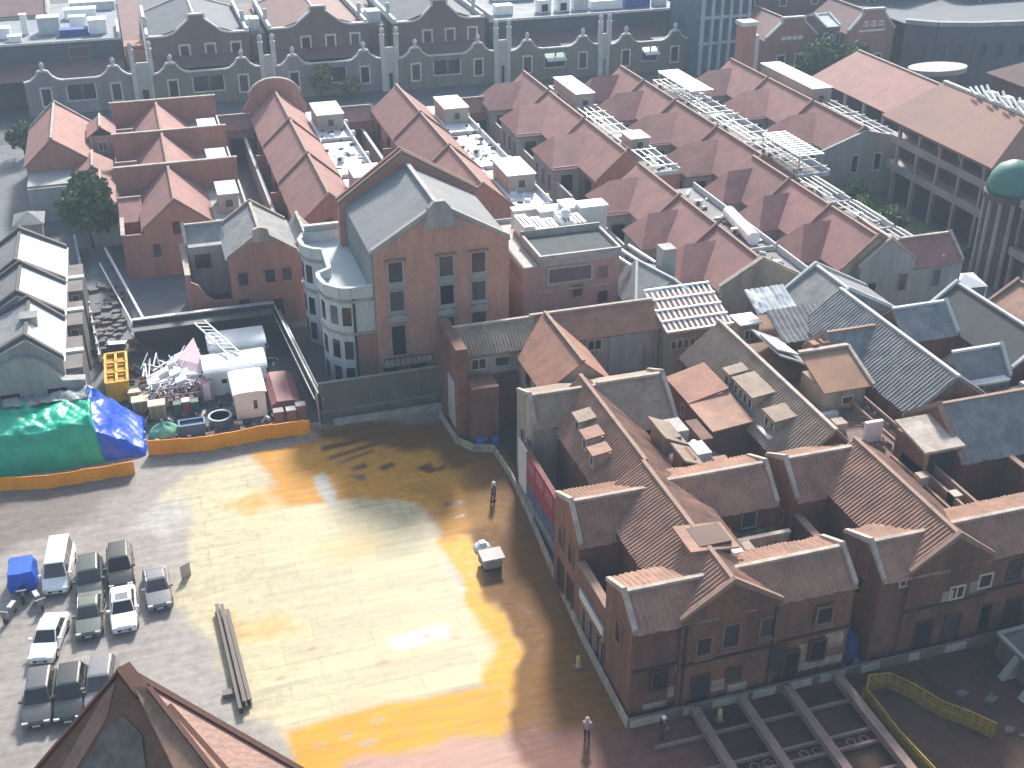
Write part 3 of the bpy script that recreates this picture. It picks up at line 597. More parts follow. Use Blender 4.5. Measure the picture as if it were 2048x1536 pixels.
for i, (x, y, dg, lb) in enumerate(((-12.0,72.2,20,'grey scooter with a pale seat beside the blue covered trike'),(-13.9,71.5,-25,'grey scooter parked at the left edge below the trike'))):
    t = T('scooter', lb, 'scooter', (x,y,0), 'scooters by the trike', R(dg)); t.b = (0,0,0)
    for yy in (-.6,.6): t.part('wheel', MB().tube((-.06,yy,.25),(.06,yy,.25),.25,n=14), mat('tyre rubber', (0,0,0)))
    mb = MB(); mb.prism([(-.7,.35),(.75,.35),(.8,.75),(.1,.7),(0,.45),(-.45,.45),(-.6,.95),(-.72,.95)],-.16,.16,'x'); t.part('body', mb, P_S)
    t.part('seat', MB().box(-.17,.17,.05,.8,.76,.88), mat('pale vinyl', (.5,.51,.54), rough=.4)); mb = MB(); mb.bar((-.35,-.62,1.0),(.35,-.62,1.0),.05); t.part('handlebar', mb, STEEL)

# ================================================================== RED-TILED ROWS
ORD = ['nearest', 'second nearest', 'third nearest', 'farthest']
def row_house(label, xr, y0, y1, xl, xr2, xt, style, roof, wall, ze=5.6, zr=8.6, zt=5.4, near=False, gatewing=True):
    """one terrace unit: main range with ridge along the lane, front court on the left, flat terrace behind on the right"""
    t = T('terrace_house', label, 'house', ((xl+xr2)/2, (y0+y1)/2, 0), 'red roofed terrace houses in rows')
    el = xr-3.7
    g = gable(t, el, xr2, y0+.02, y1-.02, ze, zr, 'y', roof, wall, rc=xr, cop=(1, 0), cm=COPING_B, oh=.25)
    if style == 'fire':                                   # flat topped fire walls
        blockwall(t, xl, xt, y1-.32, y1, 0, zr+.25, wall, COPING, 'fire_wall')
        gable(t, xl+.1, el, y0+4.8, y1-.4, ze-.6, ze+.9, 'x', roof, wall, cop=(0, 0), oh=.15)
        blockwall(t, xl, xl+.3, y0+.1, y1-.35, 0, 5.2, wall, COPING)
        blockwall(t, xl+.3, el, y0, y0+.3, 0, 5.2, wall)
    elif style == 'court':
        blockwall(t, xl, xl+.25, y0, y1-.05, 0, 3.2, PLASTER, TRIM)
        blockwall(t, xl+.25, el, y1-.35, y1-.06, 0, 4.6, wall)
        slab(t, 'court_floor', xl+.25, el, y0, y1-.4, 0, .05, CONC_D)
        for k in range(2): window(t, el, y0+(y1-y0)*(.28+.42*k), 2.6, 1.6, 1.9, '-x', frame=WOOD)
    elif style == 'wing':                                 # two front wings with a court between them
        L = y1-y0; ya, yb = y0+L*.44, y1-.05; ym = ya+(yb-ya)*.66
        slab(t, 'wing_wall', xl, el+.3, ya, yb, 0, ze-.05, PLASTER if xr > 50 else wall)
        ey0, ey1, ex, rz = ya-.4, yb+.02, xl-.35, zr-.75; mb = MB()
        V = [(ex,ey0,ze-.3),(el+.6,ey0,ze-.3),(el+.6,ey1,ze-.1),(ex,ey1,ze-.1),(xl+1.9,ym,rz-.1),(xr-.3,ym,rz)]
        mb.add(V+[(x,y,z-.14) for x,y,z in V[:4]], [(0,1,5,4),(2,3,4,5),(3,0,4),(0,6,7,1),(3,9,6,0),(2,8,9,3),(6,9,8,7)]); t.part('wing_roof', mb, roof)
        for k in (.2, .5, .8): window(t, xl, ya+(yb-ya)*k, 2.2, .6, 1.9, '-x', frame=PLASTER, fr=.08)
        window(t, (xl+el)/2, ya, 2.4, 1.3, 1.9, '-y', frame=WOOD)
        blockwall(t, xl, xl+.25, y0+.05, ya-.02, 0, 4.0, PLASTER, None)
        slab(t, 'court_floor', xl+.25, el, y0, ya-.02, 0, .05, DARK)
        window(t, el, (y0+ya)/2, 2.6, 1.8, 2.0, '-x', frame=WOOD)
    # rear terrace
    slab(t, 'rear_wing', xr2+.02, xt, y0+.05, y1-.4, 0, zt, wall)
    slab(t, 'terrace', xr2+.3, xt-.05, y0+.1, y1-.42, zt, zt+.05, WHITE_R if style == 'court' else CONC if style == 'fire' else mat('worn grey terrace', (.22,.23,.24), (.14,.145,.15)))
    mb = MB(); mb.box(xt-.2, xt, y0+.05, y1-.4, zt, zt+.75); mb.box(xr2+.3, xt-.2, y0+.05, y0+.2, zt, zt+.5); p = t.part('parapet', mb, PLASTER_W)
    if near:
        for k in range(3): window(t, (xr-2.6)+2.4*k, y0+.02, 2.4 if k != 1 else 4.8, .8, 1.5, '-y', frame=wall, fr=.1)
    return t
def small_ac(x, y, z, label, rz=0):
    t = T('air_conditioner', label, 'air conditioner', (x,y,z), 'air conditioner units on the terraces')
    slab(t, 'casing', x-.45, x+.45, y-.2, y+.2, z+.12, z+.85, WHITE)
    t.part('fan', MB().tube((x-.12,y-.21,z+.48),(x-.12,y-.235,z+.48),.26,n=14), mat('dark fan grille', (.1,.1,.11)))
    t.part('foot', MB().box(x-.4,x+.4,y-.15,y+.15,z,z+.12), STEEL)
def canopy(label, x0, x1, y0, y1, z0, z, lattice=False):
    t = T('terrace_canopy', label, 'canopy', ((x0+x1)/2,(y0+y1)/2,z0), 'white terrace canopies')
    if lattice:
        mb = MB(); n = int((y1-y0)/.8)
        for i in range(n+1): y = y0+(y1-y0)*i/n; mb.box(x0, x1, y-.16, y+.16, z, z+.1)
        for i in range(4): x = x0+(x1-x0)*i/3; mb.box(x-.1, x+.1, y0, y1, z-.12, z-.002)
        t.part('lattice', mb, WHITE)
    else:
        slab(t, 'panel', x0, x1, y0, y1, z, z+.12, WHITE_R); slab(t, 'wall', x0+.12, x1-.12, y0+.1, y1-.1, z0, z-.002, mat('cream hut wall', (.42,.38,.34), (.33,.29,.26)))
        window(t, (x0+x1)/2, y0+.1, z0+.7, .8, .9, '-y', fr=.06); return t
    mb = MB()
    for x in (x0+.1, x1-.1):
        for y in (y0+.1, y1-.1): t.part('leg', MB().box(x-.06, x+.06, y-.06, y+.06, z0, z-.13 if lattice else z), STEEL)
def tank(x, y, z, label, r=.4, h=.9):
    t = T('water_tank', label, 'water tank', (x,y,z), 'small white roof tanks')
    t.part('tank', MB().lathe((x,y,z), [(r,0.1),(r,h*.8),(r*.7,h),(.1,h+.05)],12), WHITE); t.part('stand', MB().box(x-r*.8,x+r*.8,y-r*.8,y+r*.8,z,z+.1), STEEL)

# first row from the left: flat topped fire walls
for i, (a, b) in enumerate(((128.6,141.4),(141.4,155),(155,170))):
    row_house('pink red terrace house between flat fire walls, %s of its row' % ORD[i], 1.8, a, b, -4.3, 5.6, 9.8, 'fire', TILE_PINK, BRICK_PINK, near=(i == 0))
    canopy('white flat canopy on the terrace of the %s house in the fire wall row' % ORD[i], 6.6, 9.0, a+3.2, a+7.8, 5.4, 7.6)
# far-left house
t = T('terrace_house', 'red roofed corner house at the far left with a small pale dormer front', 'house', (-10,160,0), 'red roofed terrace houses in rows')
gable(t, -15.2, -7.2, 156, 173, 5.6, 8.8, 'y', TILE_PINK, BRICK_PINK, rc=-11.6, cop=(0, 1))
gable(t, -9.6, -4.6, 151.5, 157.5, 4.6, 6.2, 'y', TILE_PINK, BRICK_PINK, cop=(0, 0))
slab(t, 'dormer_front', -7.4, -4.2, 162, 166, 0, 6.8, PLASTER_T); window(t, -5.8, 162, 4.8, .9, 1.1, '-y', bars=1)
gable(t, -7.4, -4.2, 162.2, 168, 6.8, 8.0, 'y', TILE_PINK, None, cop=(0, 0))
gable(t, -8.2, -4.4, 139.5, 151, 4.9, 5.6, 'y', TILE_PINK, PLASTER, cop=(0, 0)); slab(t, 'yard_wall', -15, -9.7, 150, 150.4, 0, 4.4, PLASTER)
slab(t, 'grey_wing', -15, -9.8, 150.5, 156, 0, 4.6, PLASTER)
# second and third rows: front courts behind white topped lane walls
for r, (xr, xl, x2, xt, ys, lab) in enumerate(((18.2,13.0,21.8,26.4,((124.5,139.6),(139.6,154.6),(154.6,170)),'row behind the hall\'s left half'),
                                              (35.3,29.6,39.2,43.6,((122.6,137.4),(137.4,152.4),(152.4,167.5)),'row behind the hall\'s right half'))):
    for i, (a, b) in enumerate(ys):
        row_house('rose red terrace house, %s in the %s' % (ORD[i], lab), xr, a, b, xl, x2, xt, 'court', TILE_PINK, BRICK_PINK, zr=8.9, near=(i == 0))
    canopy('white box canopy, near end of terrace, %s' % lab, x2+.6, xt-.2, ys[0][0]+.4+(5 if r else 8), ys[0][0]+(12 if r else 13), 5.4, 7.6)
    canopy('white box canopy, far end of terrace, %s' % lab, x2+.6, xt-.2, ys[2][0]+5, ys[2][0]+11.5, 5.4, 7.6)
    for i, (a, b) in enumerate(ys):
        tank(xt+.6, a+4, 4.6, 'small white tank, %s by the lane, %s' % (ORD[i], lab)); tank(xt+.6, a+9, 4.6, 'taller white tank, %s by the lane, %s' % (ORD[i], lab), .35, 1.0)
        small_ac(x2+1.2, a+6, 5.45, 'white air conditioner on white terrace, %s, %s' % (ORD[i], lab))
# the fourth, fifth and sixth rows: fronts with paired wings
def far_row(xr, xl, x2, xt, ys, lab, roof, nearwin=False):
    for i, (a, b) in enumerate(ys):
        t = row_house('red house with paired front wings, %s in the %s' % (ORD[i], lab), xr, a, b, xl, x2, xt, 'wing', roof, BRICK_PINK if xr < 80 else BRICK_GREY, zr=8.8)
        small_ac(x2+1.0, (a+b)/2+2, 5.45, 'white air conditioner behind the ridge, %s, %s' % (ORD[i], lab))
        mb = MB()
        for k in range(3): mb.bar((x2+.5+k*.9, a+.6, 6.5), (x2+.5+k*.9, b-.8, 6.5), .1)
        for k in range(5): yy = a+.7+(b-a-1.6)*k/4; mb.bar((x2+.4, yy, 6.5), (xt-.2, yy, 6.5), .08)
        for k in (0, 1):
            for yy in (a+.7, b-.9): mb.bar((x2+.5+k*(xt-x2-.8), yy, 5.4), (x2+.5+k*(xt-x2-.8), yy, 6.5), .1)
        t.part('pipe_frame', mb, STEEL)
far_row(55.3, 48.2, 58.6, 62.6, ((128.8,143.5),(143.5,158),(158,169.5)), 'row with a long plain canopy', TILE_PINK)
canopy('long white box canopy at the far end behind the fourth row of roofs', 59.4, 62.4, 158, 168, 5.4, 7.9)
canopy('short white canopy halfway along the fourth row terrace', 59.4, 62.2, 137.5, 141, 5.4, 7.4)
far_row(70.4, 63.2, 75, 80, ((122.6,135),(135,148),(148,159),(159,168)), 'row with two lattice canopies', TILE_PINK)
canopy('white lattice canopy at the far end of the fifth row terrace', 76.2, 79.6, 155, 167, 5.4, 7.8, True)
canopy('white lattice canopy at the near end of the fifth row terrace', 76.2, 79.6, 124, 133.5, 5.4, 7.8, True)
far_row(88.4, 81.6, 92.2, 96.6, ((129,142),(142,155),(155,167)), 'blue grey ended row', TILE_PINK)
t = T('end_gable', 'blue grey end wall with two dark narrow windows closing the sixth row', 'wall', (89,128.7,0))
mb = MB(); mb.prism([(81.4,0),(97,0),(97,6.6),(88.4,8.6),(81.4,6.2)],128.5,128.85,'y'); t.part('wall', mb, PLASTER)
for x in (87.2,90.6): window(t, x, 128.5, 3.2, .9, 2.2, '-y', frame=PLASTER_W)
canopy('long white roof strip along the far end of the sixth row', 93, 96.4, 150, 166, 5.4, 8.0)
# linking roofs between the rows at the far end
for x0, x1, y, lb in ((9.9,14.4,169.2,'left of the domed gable roof'),(26.5,31.4,168.4,'between the second and third rows'),(43.8,51.5,167.6,'behind the dark court'),(62.8,66.5,167,'between the fourth and fifth rows'),(-4.5,-1.9,166,'beside the far left corner house'),(80.2,84.6,166.5,'between the fifth and sixth rows')):
    t = T('gatehouse', 'low red roofed gatehouse linking two rows, %s' % lb, 'gatehouse', ((x0+x1)/2,y,0), 'low gatehouses linking the rows')
    gable(t, x0, x1, y-2, y+2, 4.6, 6.0, 'x', TILE_PINK, BRICK_PINK, cop=(0, 0)); t.part('gate', MB().box((x0+x1)/2-1,(x0+x1)/2+1,y-2.04,y-1.98,0,3.2), DARK)
t = T('round_gable', 'curved red gable wall at the far end of the row behind the grey hall', 'gable wall', (18.2,170.4,0))
prof = [(13.6,0),(22.6,0),(22.6,6.4)] + [(18.2+3.4*math.cos(a*math.pi/10), 8.2+2.2*math.sin(a*math.pi/10)) for a in range(11)] + [(13.6,6.4)]
t.part('wall', MB().prism(prof,170.2,170.7,'y'), BRICK_PINK)
mb = MB(); pts = [(18.2+3.5*math.cos(a*math.pi/10), 8.2+2.3*math.sin(a*math.pi/10)) for a in range(11)]
for p, q in zip(pts, pts[1:]): mb.bar((p[0],170.45,p[1]),(q[0],170.45,q[1]),.6,.22)
t.part('coping', mb, COPING)

# near ends of the fourth and fifth rows (right of the hall)
for i, (a, b) in enumerate(((93.8,103.2),(103.2,112.4),(112.4,124))):
    t = row_house('terracotta house, %s beside the pink block' % ORD[i], 54.8, a, b, 48.4, 58.4, 62, 'wing', TILE_PINK, PLASTER_T, ze=6, zr=9.0)
    small_ac(59.6, a+5, 5.45, 'white air conditioner on the terrace behind the %s terracotta house' % ORD[i])
t = T('end_gable', 'grey stepped end gable with a dark narrow window above the batten roof', 'wall', (55,93.5,0))
mb = MB(); mb.prism([(50.6,0),(59.6,0),(59.6,6.6),(54.8,9.2),(50.6,6.8)],93.3,93.75,'y'); t.part('wall', mb, PLASTER_T); window(t, 55.9, 93.3, 3.0, .9, 2.4, '-y', frame=PLASTER)
mb = MB(); mb.bar((50.4,93.5,6.9),(54.8,93.5,9.4),.5,.2); mb.bar((54.8,93.5,9.4),(59.8,93.5,6.7),.5,.2); t.part('coping', mb, COPING)
for i, (a, b) in enumerate(((95,104.2),(104.2,113),(113,121.8))):
    t = row_house('terracotta house with pale wings, %s by the lawn' % ORD[i], 68.6, a, b, 62.6, 73.6, 77, 'wing', TILE_PINK, PLASTER_T, ze=6, zr=9.2)
    small_ac(75, a+4, 5.45, 'white air conditioner above the lawn street, on the %s house' % ORD[i])
    mb = MB()
    for k in range(4): mb.bar((74.2+k*.8,a+1,6.4),(74.2+k*.8,b-1.5,6.4),.09)
    t.part('pipe_frame', mb, STEEL)
t = T('end_house', 'grey end house with three dark windows and a red roof facing the tiled grey roofs', 'house', (71.5,94,0))
gable(t, 66.6, 73, 94.4, 99.5, 6.4, 9.0, 'y', TILE_PINK, PLASTER, cop=(1, 0)); gable(t, 73.02, 79, 94.6, 100, 5.6, 7.6, 'x', TILE_PINK, PLASTER, cop=(0, 1))
for x, z in ((68.2,2.6),(71.8,3.2),(76,3)): window(t, x, 94.4 if x < 73 else 94.6, z, .9, 1.9, '-y', frame=PLASTER)
for i, (x, lb) in enumerate(((63.2,'nearer the stepped gable'),(65.4,'nearer the grey end house'))):
    t = T('porch_house', 'small red lean-to porch with pale posts, %s' % lb, 'porch', (x,95,0), 'red lean-to porches')
    gable(t, x-1.3, x+.9, 93.6, 97, 4.6, 5.6, 'y', TILE_PINK, PLASTER_T, cop=(1, 0)); window(t, x-.2, 93.6, 2.2, 1.0, 1.3, '-y', frame=WOOD)
t = T('roof_pod', 'white rounded roof tank lying between the terracotta rows', 'roof tank', (60.8,108.6,5.4)); 
mb = MB(); mb.tube((61.2,113,6.2),(60.2,105,6.2),.75,n=14); t.part('tank', mb, WHITE, smooth=False); mb = MB(); mb.box(59.9,61.6,105.5,106,5.4,5.7); mb.box(60.2,61.9,111.5,112,5.4,5.7); t.part('saddle', mb, STEEL)

# ================================================================== GREY GABLED HALL
t = T('gabled_hall', 'tall orange brick hall with a grey gabled roof and stacked windows', 'hall', (23.5,101,0))
_, rf = gable(t, 17.3, 29.8, 95.5, 108, 13.6, 17.2, 'y', TILE_GREYLIT, BRICK_ORANGE, rc=23.4, cop=(1, 0), cm=PLASTER, oh=.2, rise=.3, cw=.5)
mb = MB(); mb.bar((23.4,95.5,17.35),(23.4,108,17.35),.4,.25); t.part('ridge', mb, PLASTER, rf)
gable(t, 16.6, 30.4, 108.02, 109.2, 13.8, 18.2, 'y', PLASTER, BRICK_PINK, rc=23.0, cop=(1, 1), cm=COPING_B, oh=.1, rise=.25)
t.part('gable_ornament', MB().prism([(21.9,15.4),(25.0,15.4),(24.4,17.3),(23.9,17.9),(23.0,17.9),(22.4,17.3)],95.3,95.9,'y'), PLASTER)
for x in (19.25,23.9,26.9):
    for z, h in ((10.7,1.9),(7.9,1.9)):
        window(t, x, 95.5, z, 1.25, h, '-y', frame=PLASTER, sill=True, fr=.14)
    slab(t, 'stone_panel', x-.75, x+.75, 95.42, 95.48, 10.0, 10.42, PLASTER); slab(t, 'stone_hood', x-.95, x+.95, 95.15, 95.48, 12.8, 12.95, COPING_B)
window(t, 19.25, 95.5, 3.4, 1.25, 3.0, '-y', frame=PLASTER, fr=.14); window(t, 23.9, 95.5, 4.6, 1.3, 2.0, '-y', frame=PLASTER, fr=.14); window(t, 26.9, 95.5, 4.8, 1.3, 1.9, '-y', frame=PLASTER, fr=.14)
for x in (19.25,23.9,26.9): t.part('arched_hood', MB().prism([(x-1.0,6.9),(x+1.0,6.9),(x+.7,7.4),(x,7.65),(x-.7,7.4)],95.2,95.49,'y'), PLASTER)
slab(t, 'balcony', 17.6, 22.2, 94.6, 95.49, 2.7, 2.9, PLASTER_T)
mb = MB(); mb.box(17.6,22.2,94.58,94.64,3.5,3.58); [mb.box(17.6+i*.5,17.66+i*.5,94.58,94.64,2.9,3.5) for i in range(10)]; t.part('railing', mb, mat('dark railing', (.08,.07,.07)))
for x in (18.4,21): window(t, x, 95.5, .1, 1.5, 2.3, '-y', frame=PLASTER_T, name='door')
slab(t, 'grey_side', 17.22, 17.29, 95.6, 108, 9.5, 13.5, TILE_GREYLIT)
# side annex with two rounded bays and a flat white terrace
mb = MB()
out = [(17.28,96.0),(15.2,96.0),(14.3,96.3),(13.2,97.6),(12.9,99.2),(13.0,100.2),(14.2,101),(14.4,105.6),(13.4,106.2),(12.7,107.2),(12.6,108.8),(13.2,110.2),(17.28,110.2)]
mb.prism(out,0,9.4,'z'); t.part('annex_wall', mb, PLASTER_W)
mb = MB(); mb.prism([(x*.97+.45, y*.985+1.55) for x, y in out],9.41,9.5,'z'); t.part('terrace', mb, mat('pale blue terrace', (.50,.55,.58), (.42,.47,.5)))
def inset(pts, k): 
    cx = sum(p[0] for p in pts)/len(pts); cy = sum(p[1] for p in pts)/len(pts); return [(cx+(p[0]-cx)*k, cy+(p[1]-cy)*k) for p in pts]
mb = MB()
for p, q in zip(out, out[1:]):
    mb.bar((p[0],p[1],9.9),(q[0],q[1],9.9),.26,1.0)
t.part('parapet', mb, PLASTER_W)
mb = MB()
for p, q in zip(out, out[1:]): mb.bar((p[0],p[1],10.45),(q[0],q[1],10.45),.4,.12)
t.part('parapet_cap', mb, TRIM)
for z in (5.9,9.1):
    mb = MB()
    for p, q in zip(out, out[1:]): mb.bar((p[0],p[1],z),(q[0],q[1],z),.3,.25)
    t.part('string_course', mb, CONC)
def facewin(p, q, zs, w=.8, h=1.8):
    for z in zs:
        a = Vector((*p,0)); b = Vector((*q,0)); m = (a+b)/2; d = (b-a).normalized(); nn = Vector((-d.y,d.x,0)); 
        if nn.dot(Vector((-1,-.6,0))) < 0: nn = -nn
        m += nn*.03; u = d*w/2
        vs = [m-u+nn*.02+Vector((0,0,z)), m+u+nn*.02+Vector((0,0,z)), m+u+nn*.02+Vector((0,0,z+h)), m-u+nn*.02+Vector((0,0,z+h))]; vs += [v-nn*.1 for v in vs]
        o = t.part('window', MB().add(vs, [(0,1,2,3),(7,6,5,4),(0,4,5,1),(1,5,6,2),(2,6,7,3),(3,7,4,0)]), GLASS)
for p, q in ((out[1],out[2]),(out[2],out[3]),(out[3],out[4]),(out[8],out[9]),(out[9],out[10]),(out[6],out[7])): facewin(p, q, (.6,3.3,6.7))
slab(t, 'drainpipe', 15.3, 15.5, 95.86, 95.99, .2, 9.4, DARK)
slab(t, 'red_base', 15.55, 17.27, 95.93, 95.99, .1, 5.7, BRICK_PINK)
blockwall(t, 13.4, 17, 110.4, 110.7, 0, 11.0, PLASTER, TRIM, 'back_wall')
# ------------------------------------------------------------------ small grey roofed house left of the hall
t = T('gabled_house', 'small red brick gabled house with a grey roof left of the tall hall', 'house', (7,116,0))
_, rf = gable(t, 5.9, 12.7, 112.6, 122, 7.7, 10.0, 'y', TILE_GREY, BRICK_PINK, cop=(1, 1), cm=PLASTER_T)
gable(t, 12.72, 15.2, 114.6, 121, 7.2, 8.6, 'y', TILE_GREY, BRICK_PINK, cop=(1, 0), cm=COPING)
for x in (7.1,9.8,11.5): window(t, x, 112.6, 4.7, .95, 1.4, '-y', frame=BRICK_PINK, fr=.1)
for x in (7.0,): window(t, x, 112.6, 2.0, 1.1, 1.2, '-y', frame=BRICK_PINK, fr=.1)
window(t, 10.2, 112.6, .3, 1.3, 2.5, '-y', frame=BRICK_PINK, name='door')
slab(t, 'grey_wing', 2.3, 5.88, 117, 122, 0, 7.6, PLASTER); gable(t, 2.0, 5.9, 118, 122, 7.62, 8.9, 'x', TILE_GREY, None, cop=(1, 0))
window(t, 3.6, 117, 5.2, 1.6, 1.6, '-y', frame=PLASTER, fr=.1)
blockwall(t, 1.6, 2.0, 112.6, 121, 0, 6.4, BRICK_PINK, COPING)
mb = MB(); mb.prism([(2.02,0),(5.86,0),(5.86,3.2),(4.2,3.3),(3.3,4.0),(2.7,5.2),(2.02,5.6)],112.7,113.0,'y'); t.part('swept_wall', mb, BRICK_PINK)
slab(t, 'front_block', 1.9, 6.4, 110.9, 112.4, 0, 2.7, mat('tan render', (.42,.27,.2), (.34,.22,.17))); slab(t, 'court_floor', 2.1, 5.8, 113.2, 116.9, 0, 2.2, DARK)
t.part('gable_cap', MB().prism([(8.4,9.2),(10.3,9.2),(10.0,10.5),(9.5,10.7),(9.1,10.7),(8.6,10.5)],112.4,112.9,'y'), PLASTER_T)
# ------------------------------------------------------------------ flat roofed block right of the hall
t = T('flat_roofed_block', 'pink three storey block with a wet grey flat roof and parapet', 'building', (37,99,0))
slab(t, 'wall', 31.6, 41.2, 96.6, 106.5, 0, 9.9, mat('pink render', (.36,.22,.20), (.29,.19,.18), streak=True, scale=.4))
slab(t, 'flat_roof', 33.5, 41, 96.8, 102, 10.6, 10.66, mat('wet grey roof', (.095,.11,.115), (.07,.08,.085), scale=1.2, rough=.8, spec=.08))
slab(t, 'top_storey', 33.2, 41.1, 96.5, 102.2, 9.92, 10.6, PLASTER)
mb = MB(); mb.box(33.1,41.3,96.4,96.65,10.6,11.0); mb.box(33.1,33.35,96.65,102.2,10.6,11.0); mb.box(41.05,41.3,96.65,102.2,10.6,11.0); mb.box(33.1,41.3,102.2,102.4,10.6,11.3); t.part('parapet', mb, CONC)
window(t, 36.2, 96.6, 8.1, 4.2, 1.4, '-y', frame=PLASTER, fr=.2, glass=mat('dusky strip glass', (.14,.10,.12)))
window(t, 31.6, 99, 8.3, 2.6, 1.3, '-x', frame=PLASTER)
for x, z in ((39.5,8.0),(37,6.4),(39.6,5.4)): window(t, x, 96.6, z, .95, 1.2, '-y', frame=BRICK_PINK, fr=.08)
t.part('string_course', MB().box(33,41.22,96.5,96.6,7.2,7.4), PLASTER_T)
slab(t, 'low_roof', 31.7, 33.1, 96.7, 106.4, 9.9, 9.96, CONC)
for i in range(5):
    x = 34.2+i*1.4; y = 104.2
    tt = T('roof_cabinet', ['white boxy roof unit beside the hall roof','white slotted roof unit second from the hall','long white roof unit with two dark slots','white cylinder topped roof unit on the flat block','white roof unit at the right edge of the flat block'][i], 'roof unit', (x,y,9.9), 'white plant units on the flat roofed block')
    hh = (1.6,1.2,.9,1.5,1.1)[i]
    slab(tt, 'casing', x-.6, x+.55, y-1.6+.2*i, y+1.8, 9.96, 9.96+hh, WHITE)
    mb = MB(); [mb.box(x-.4+.4*k, x-.25+.4*k, y-1.2, y+1.4, 9.961+hh, 9.99+hh) for k in range(2)]; tt.part('slot', mb, DARK)
    if i == 3: tt.part('cylinder', MB().lathe((x,y,9.97+hh), [(.5,0),(.5,.7),(.3,.85)],14), WHITE)
for i, (x, y, w, d, h) in enumerate(((38.5,109.5,1.2,1.6,1.0),(40.4,108.6,.8,2.4,1.6),(42.2,107.0,1.4,1.8,2.0),(36.5,110.5,1.6,1.0,.9))):
    tt = T('roof_cabinet', ['pale green rooftop box at the back of the flat block','tall pale rooftop box behind the slotted units','white roofed stair hut at the right of the flat block','low white box nearest the red terrace row'][i], 'roof unit', (x,y,8), 'white plant units on the flat roofed block')
    slab(tt, 'casing', x-w, x+w, y-d/2, y+d/2, 8, 9.4+h, PLASTER_W); slab(tt, 'lid', x-w-.1, x+w+.1, y-d/2-.1, y+d/2+.1, 9.4+h, 9.55+h, WHITE)
t = T('grey_backhouse', 'grey low building carrying the white plant units behind the flat roof', 'building', (38,108.5,0)); flat_block(t, 31.5, 44, 106.6, 112.5, 0, 8.2, PLASTER, CONC, .5)
t = T('grey_roof_house', 'dark grey hipped roof house with white ridge lines right of the pink block', 'house', (44.5,97,0))
mb = MB(); mb.prism([(41.4,0),(48.2,0),(48.2,5.8),(41.4,5.8)],92.6,101.5,'y'); t.part('wall', mb, PLASTER_T)
mb = MB(); pk = (43.9,98.6,8.4); pk2 = (46.2,95.0,7.6)
base = [(41.3,92.4,5.8),(48.4,92.4,5.8),(48.4,101.6,5.8),(41.3,101.6,5.8)]
mb.add([*base, pk, pk2], [(0,1,5,4),(1,2,5),(2,3,4,5),(3,0,4),(0,3,2,1)]); t.part('roof', mb, TILE_GREY)
mb = MB(); mb.bar(base[0],pk,.25); mb.bar(pk,pk2,.25); mb.bar(pk2,base[1],.25); t.part('ridge_cap', mb, TRIM)
slab(t, 'chimney', 46.6, 48.0, 98.4, 100, 5.8, 9.2, PLASTER); t.part('dark_porch', MB().box(41.6,44,92.3,92.58,2.4,5.3), DARK)
mb = MB(); [mb.bar((41.8+k*1.3,102,8.6),(43.2+k*1.3,98.5,8.0),.22) for k in range(3)]; t.part('pipe', mb, WHITE)

# ================================================================== OLD BRICK BLOCK ON THE RIGHT
RB = .30
def dormer(t, x, y, z, w, d, roofm, n=2, face='-x'):
    """small dormer standing on a left facing slope"""
    o = t.part('dormer', MB().box(x, x+d, y-w/2, y+w/2, z-1.2, z+.75), PLASTER_T)
    mb = MB(); mb.add([(x-.25,y-w/2-.2,z+.78),(x-.25,y+w/2+.2,z+.78),(x+d,y+w/2+.2,z+1.02),(x+d,y-w/2-.2,z+1.02),(x-.25,y-w/2-.2,z+.9),(x-.25,y+w/2+.2,z+.9),(x+d,y+w/2+.2,z+1.14),(x+d,y-w/2-.2,z+1.14)], [(0,1,2,3),(7,6,5,4),(0,4,5,1),(1,5,6,2),(2,6,7,3),(3,7,4,0)]); t.part('dormer_roof', mb, roofm, o)
    for k in range(n): window(t, x, y-w/2+w*(k+.5)/n, z-.35, w/n*.55, .8, '-x', fr=.08)
def plaque(t, x0, x1, z0, z1, m, y=49.5, d=.03, name='plaster_patch'):
    return t.part(name, MB().box(x0, x1, y-d, y, z0, z1), m)
TANP = mat('stained tan plaster', (.42,.34,.27), (.20,.14,.12), scale=1.1, fine=4)

# corner house, nearest
t = T('corner_house', 'dark brick corner house with a big plain brown roof nearest the yard', 'house', (30.5,56,0))
gable(t, 26.3, 33.0, 49.5, 63.4, 7.1, 9.3, 'y', TILE_BROWN, BRICK_DARK, rc=29.6, cop=(1, 0), cm=COPING_B, rib=RB)
gable(t, 23.3, 29.2, 59.2, 63.9, 6.7, 8.7, 'x', TILE_BROWN, BRICK_DARK, cop=(1, 0), cm=COPING, rib=RB, rc=61.2, ze2=7.6)
gable(t, 23.2, 28.6, 49.75, 54.0, 7.0, 8.5, 'x', TILE_BROWN, BRICK_DARK, cop=(1, 0), cm=COPING, rib=RB*1.3, rc=51.6, ze2=7.6)
gable(t, 30, 38.4, 49.8, 53.9, 7.0, 8.5, 'x', TILE_BROWN, BRICK_DARK, cop=(0, 1), cm=COPING, rib=RB, rc=51.7, ze2=7.6)
gable(t, 30.5, 38.4, 59.8, 64.2, 6.6, 8.5, 'x', TILE_BROWN, BRICK_DARK, cop=(0, 1), cm=COPING, rib=RB, rc=61.9, ze2=7.6)
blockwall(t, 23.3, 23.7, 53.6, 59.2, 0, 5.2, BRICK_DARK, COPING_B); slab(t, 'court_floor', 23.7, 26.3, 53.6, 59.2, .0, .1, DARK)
slab(t, 'yard_roof', 33.02, 38.2, 53.7, 59.7, 0, 4.6, CONC_D)
for y in (55.4,57.6): blockwall(t, 33.1, 38.2, y, y+.2, 4.6, 5.5, PLASTER_T, COPING)
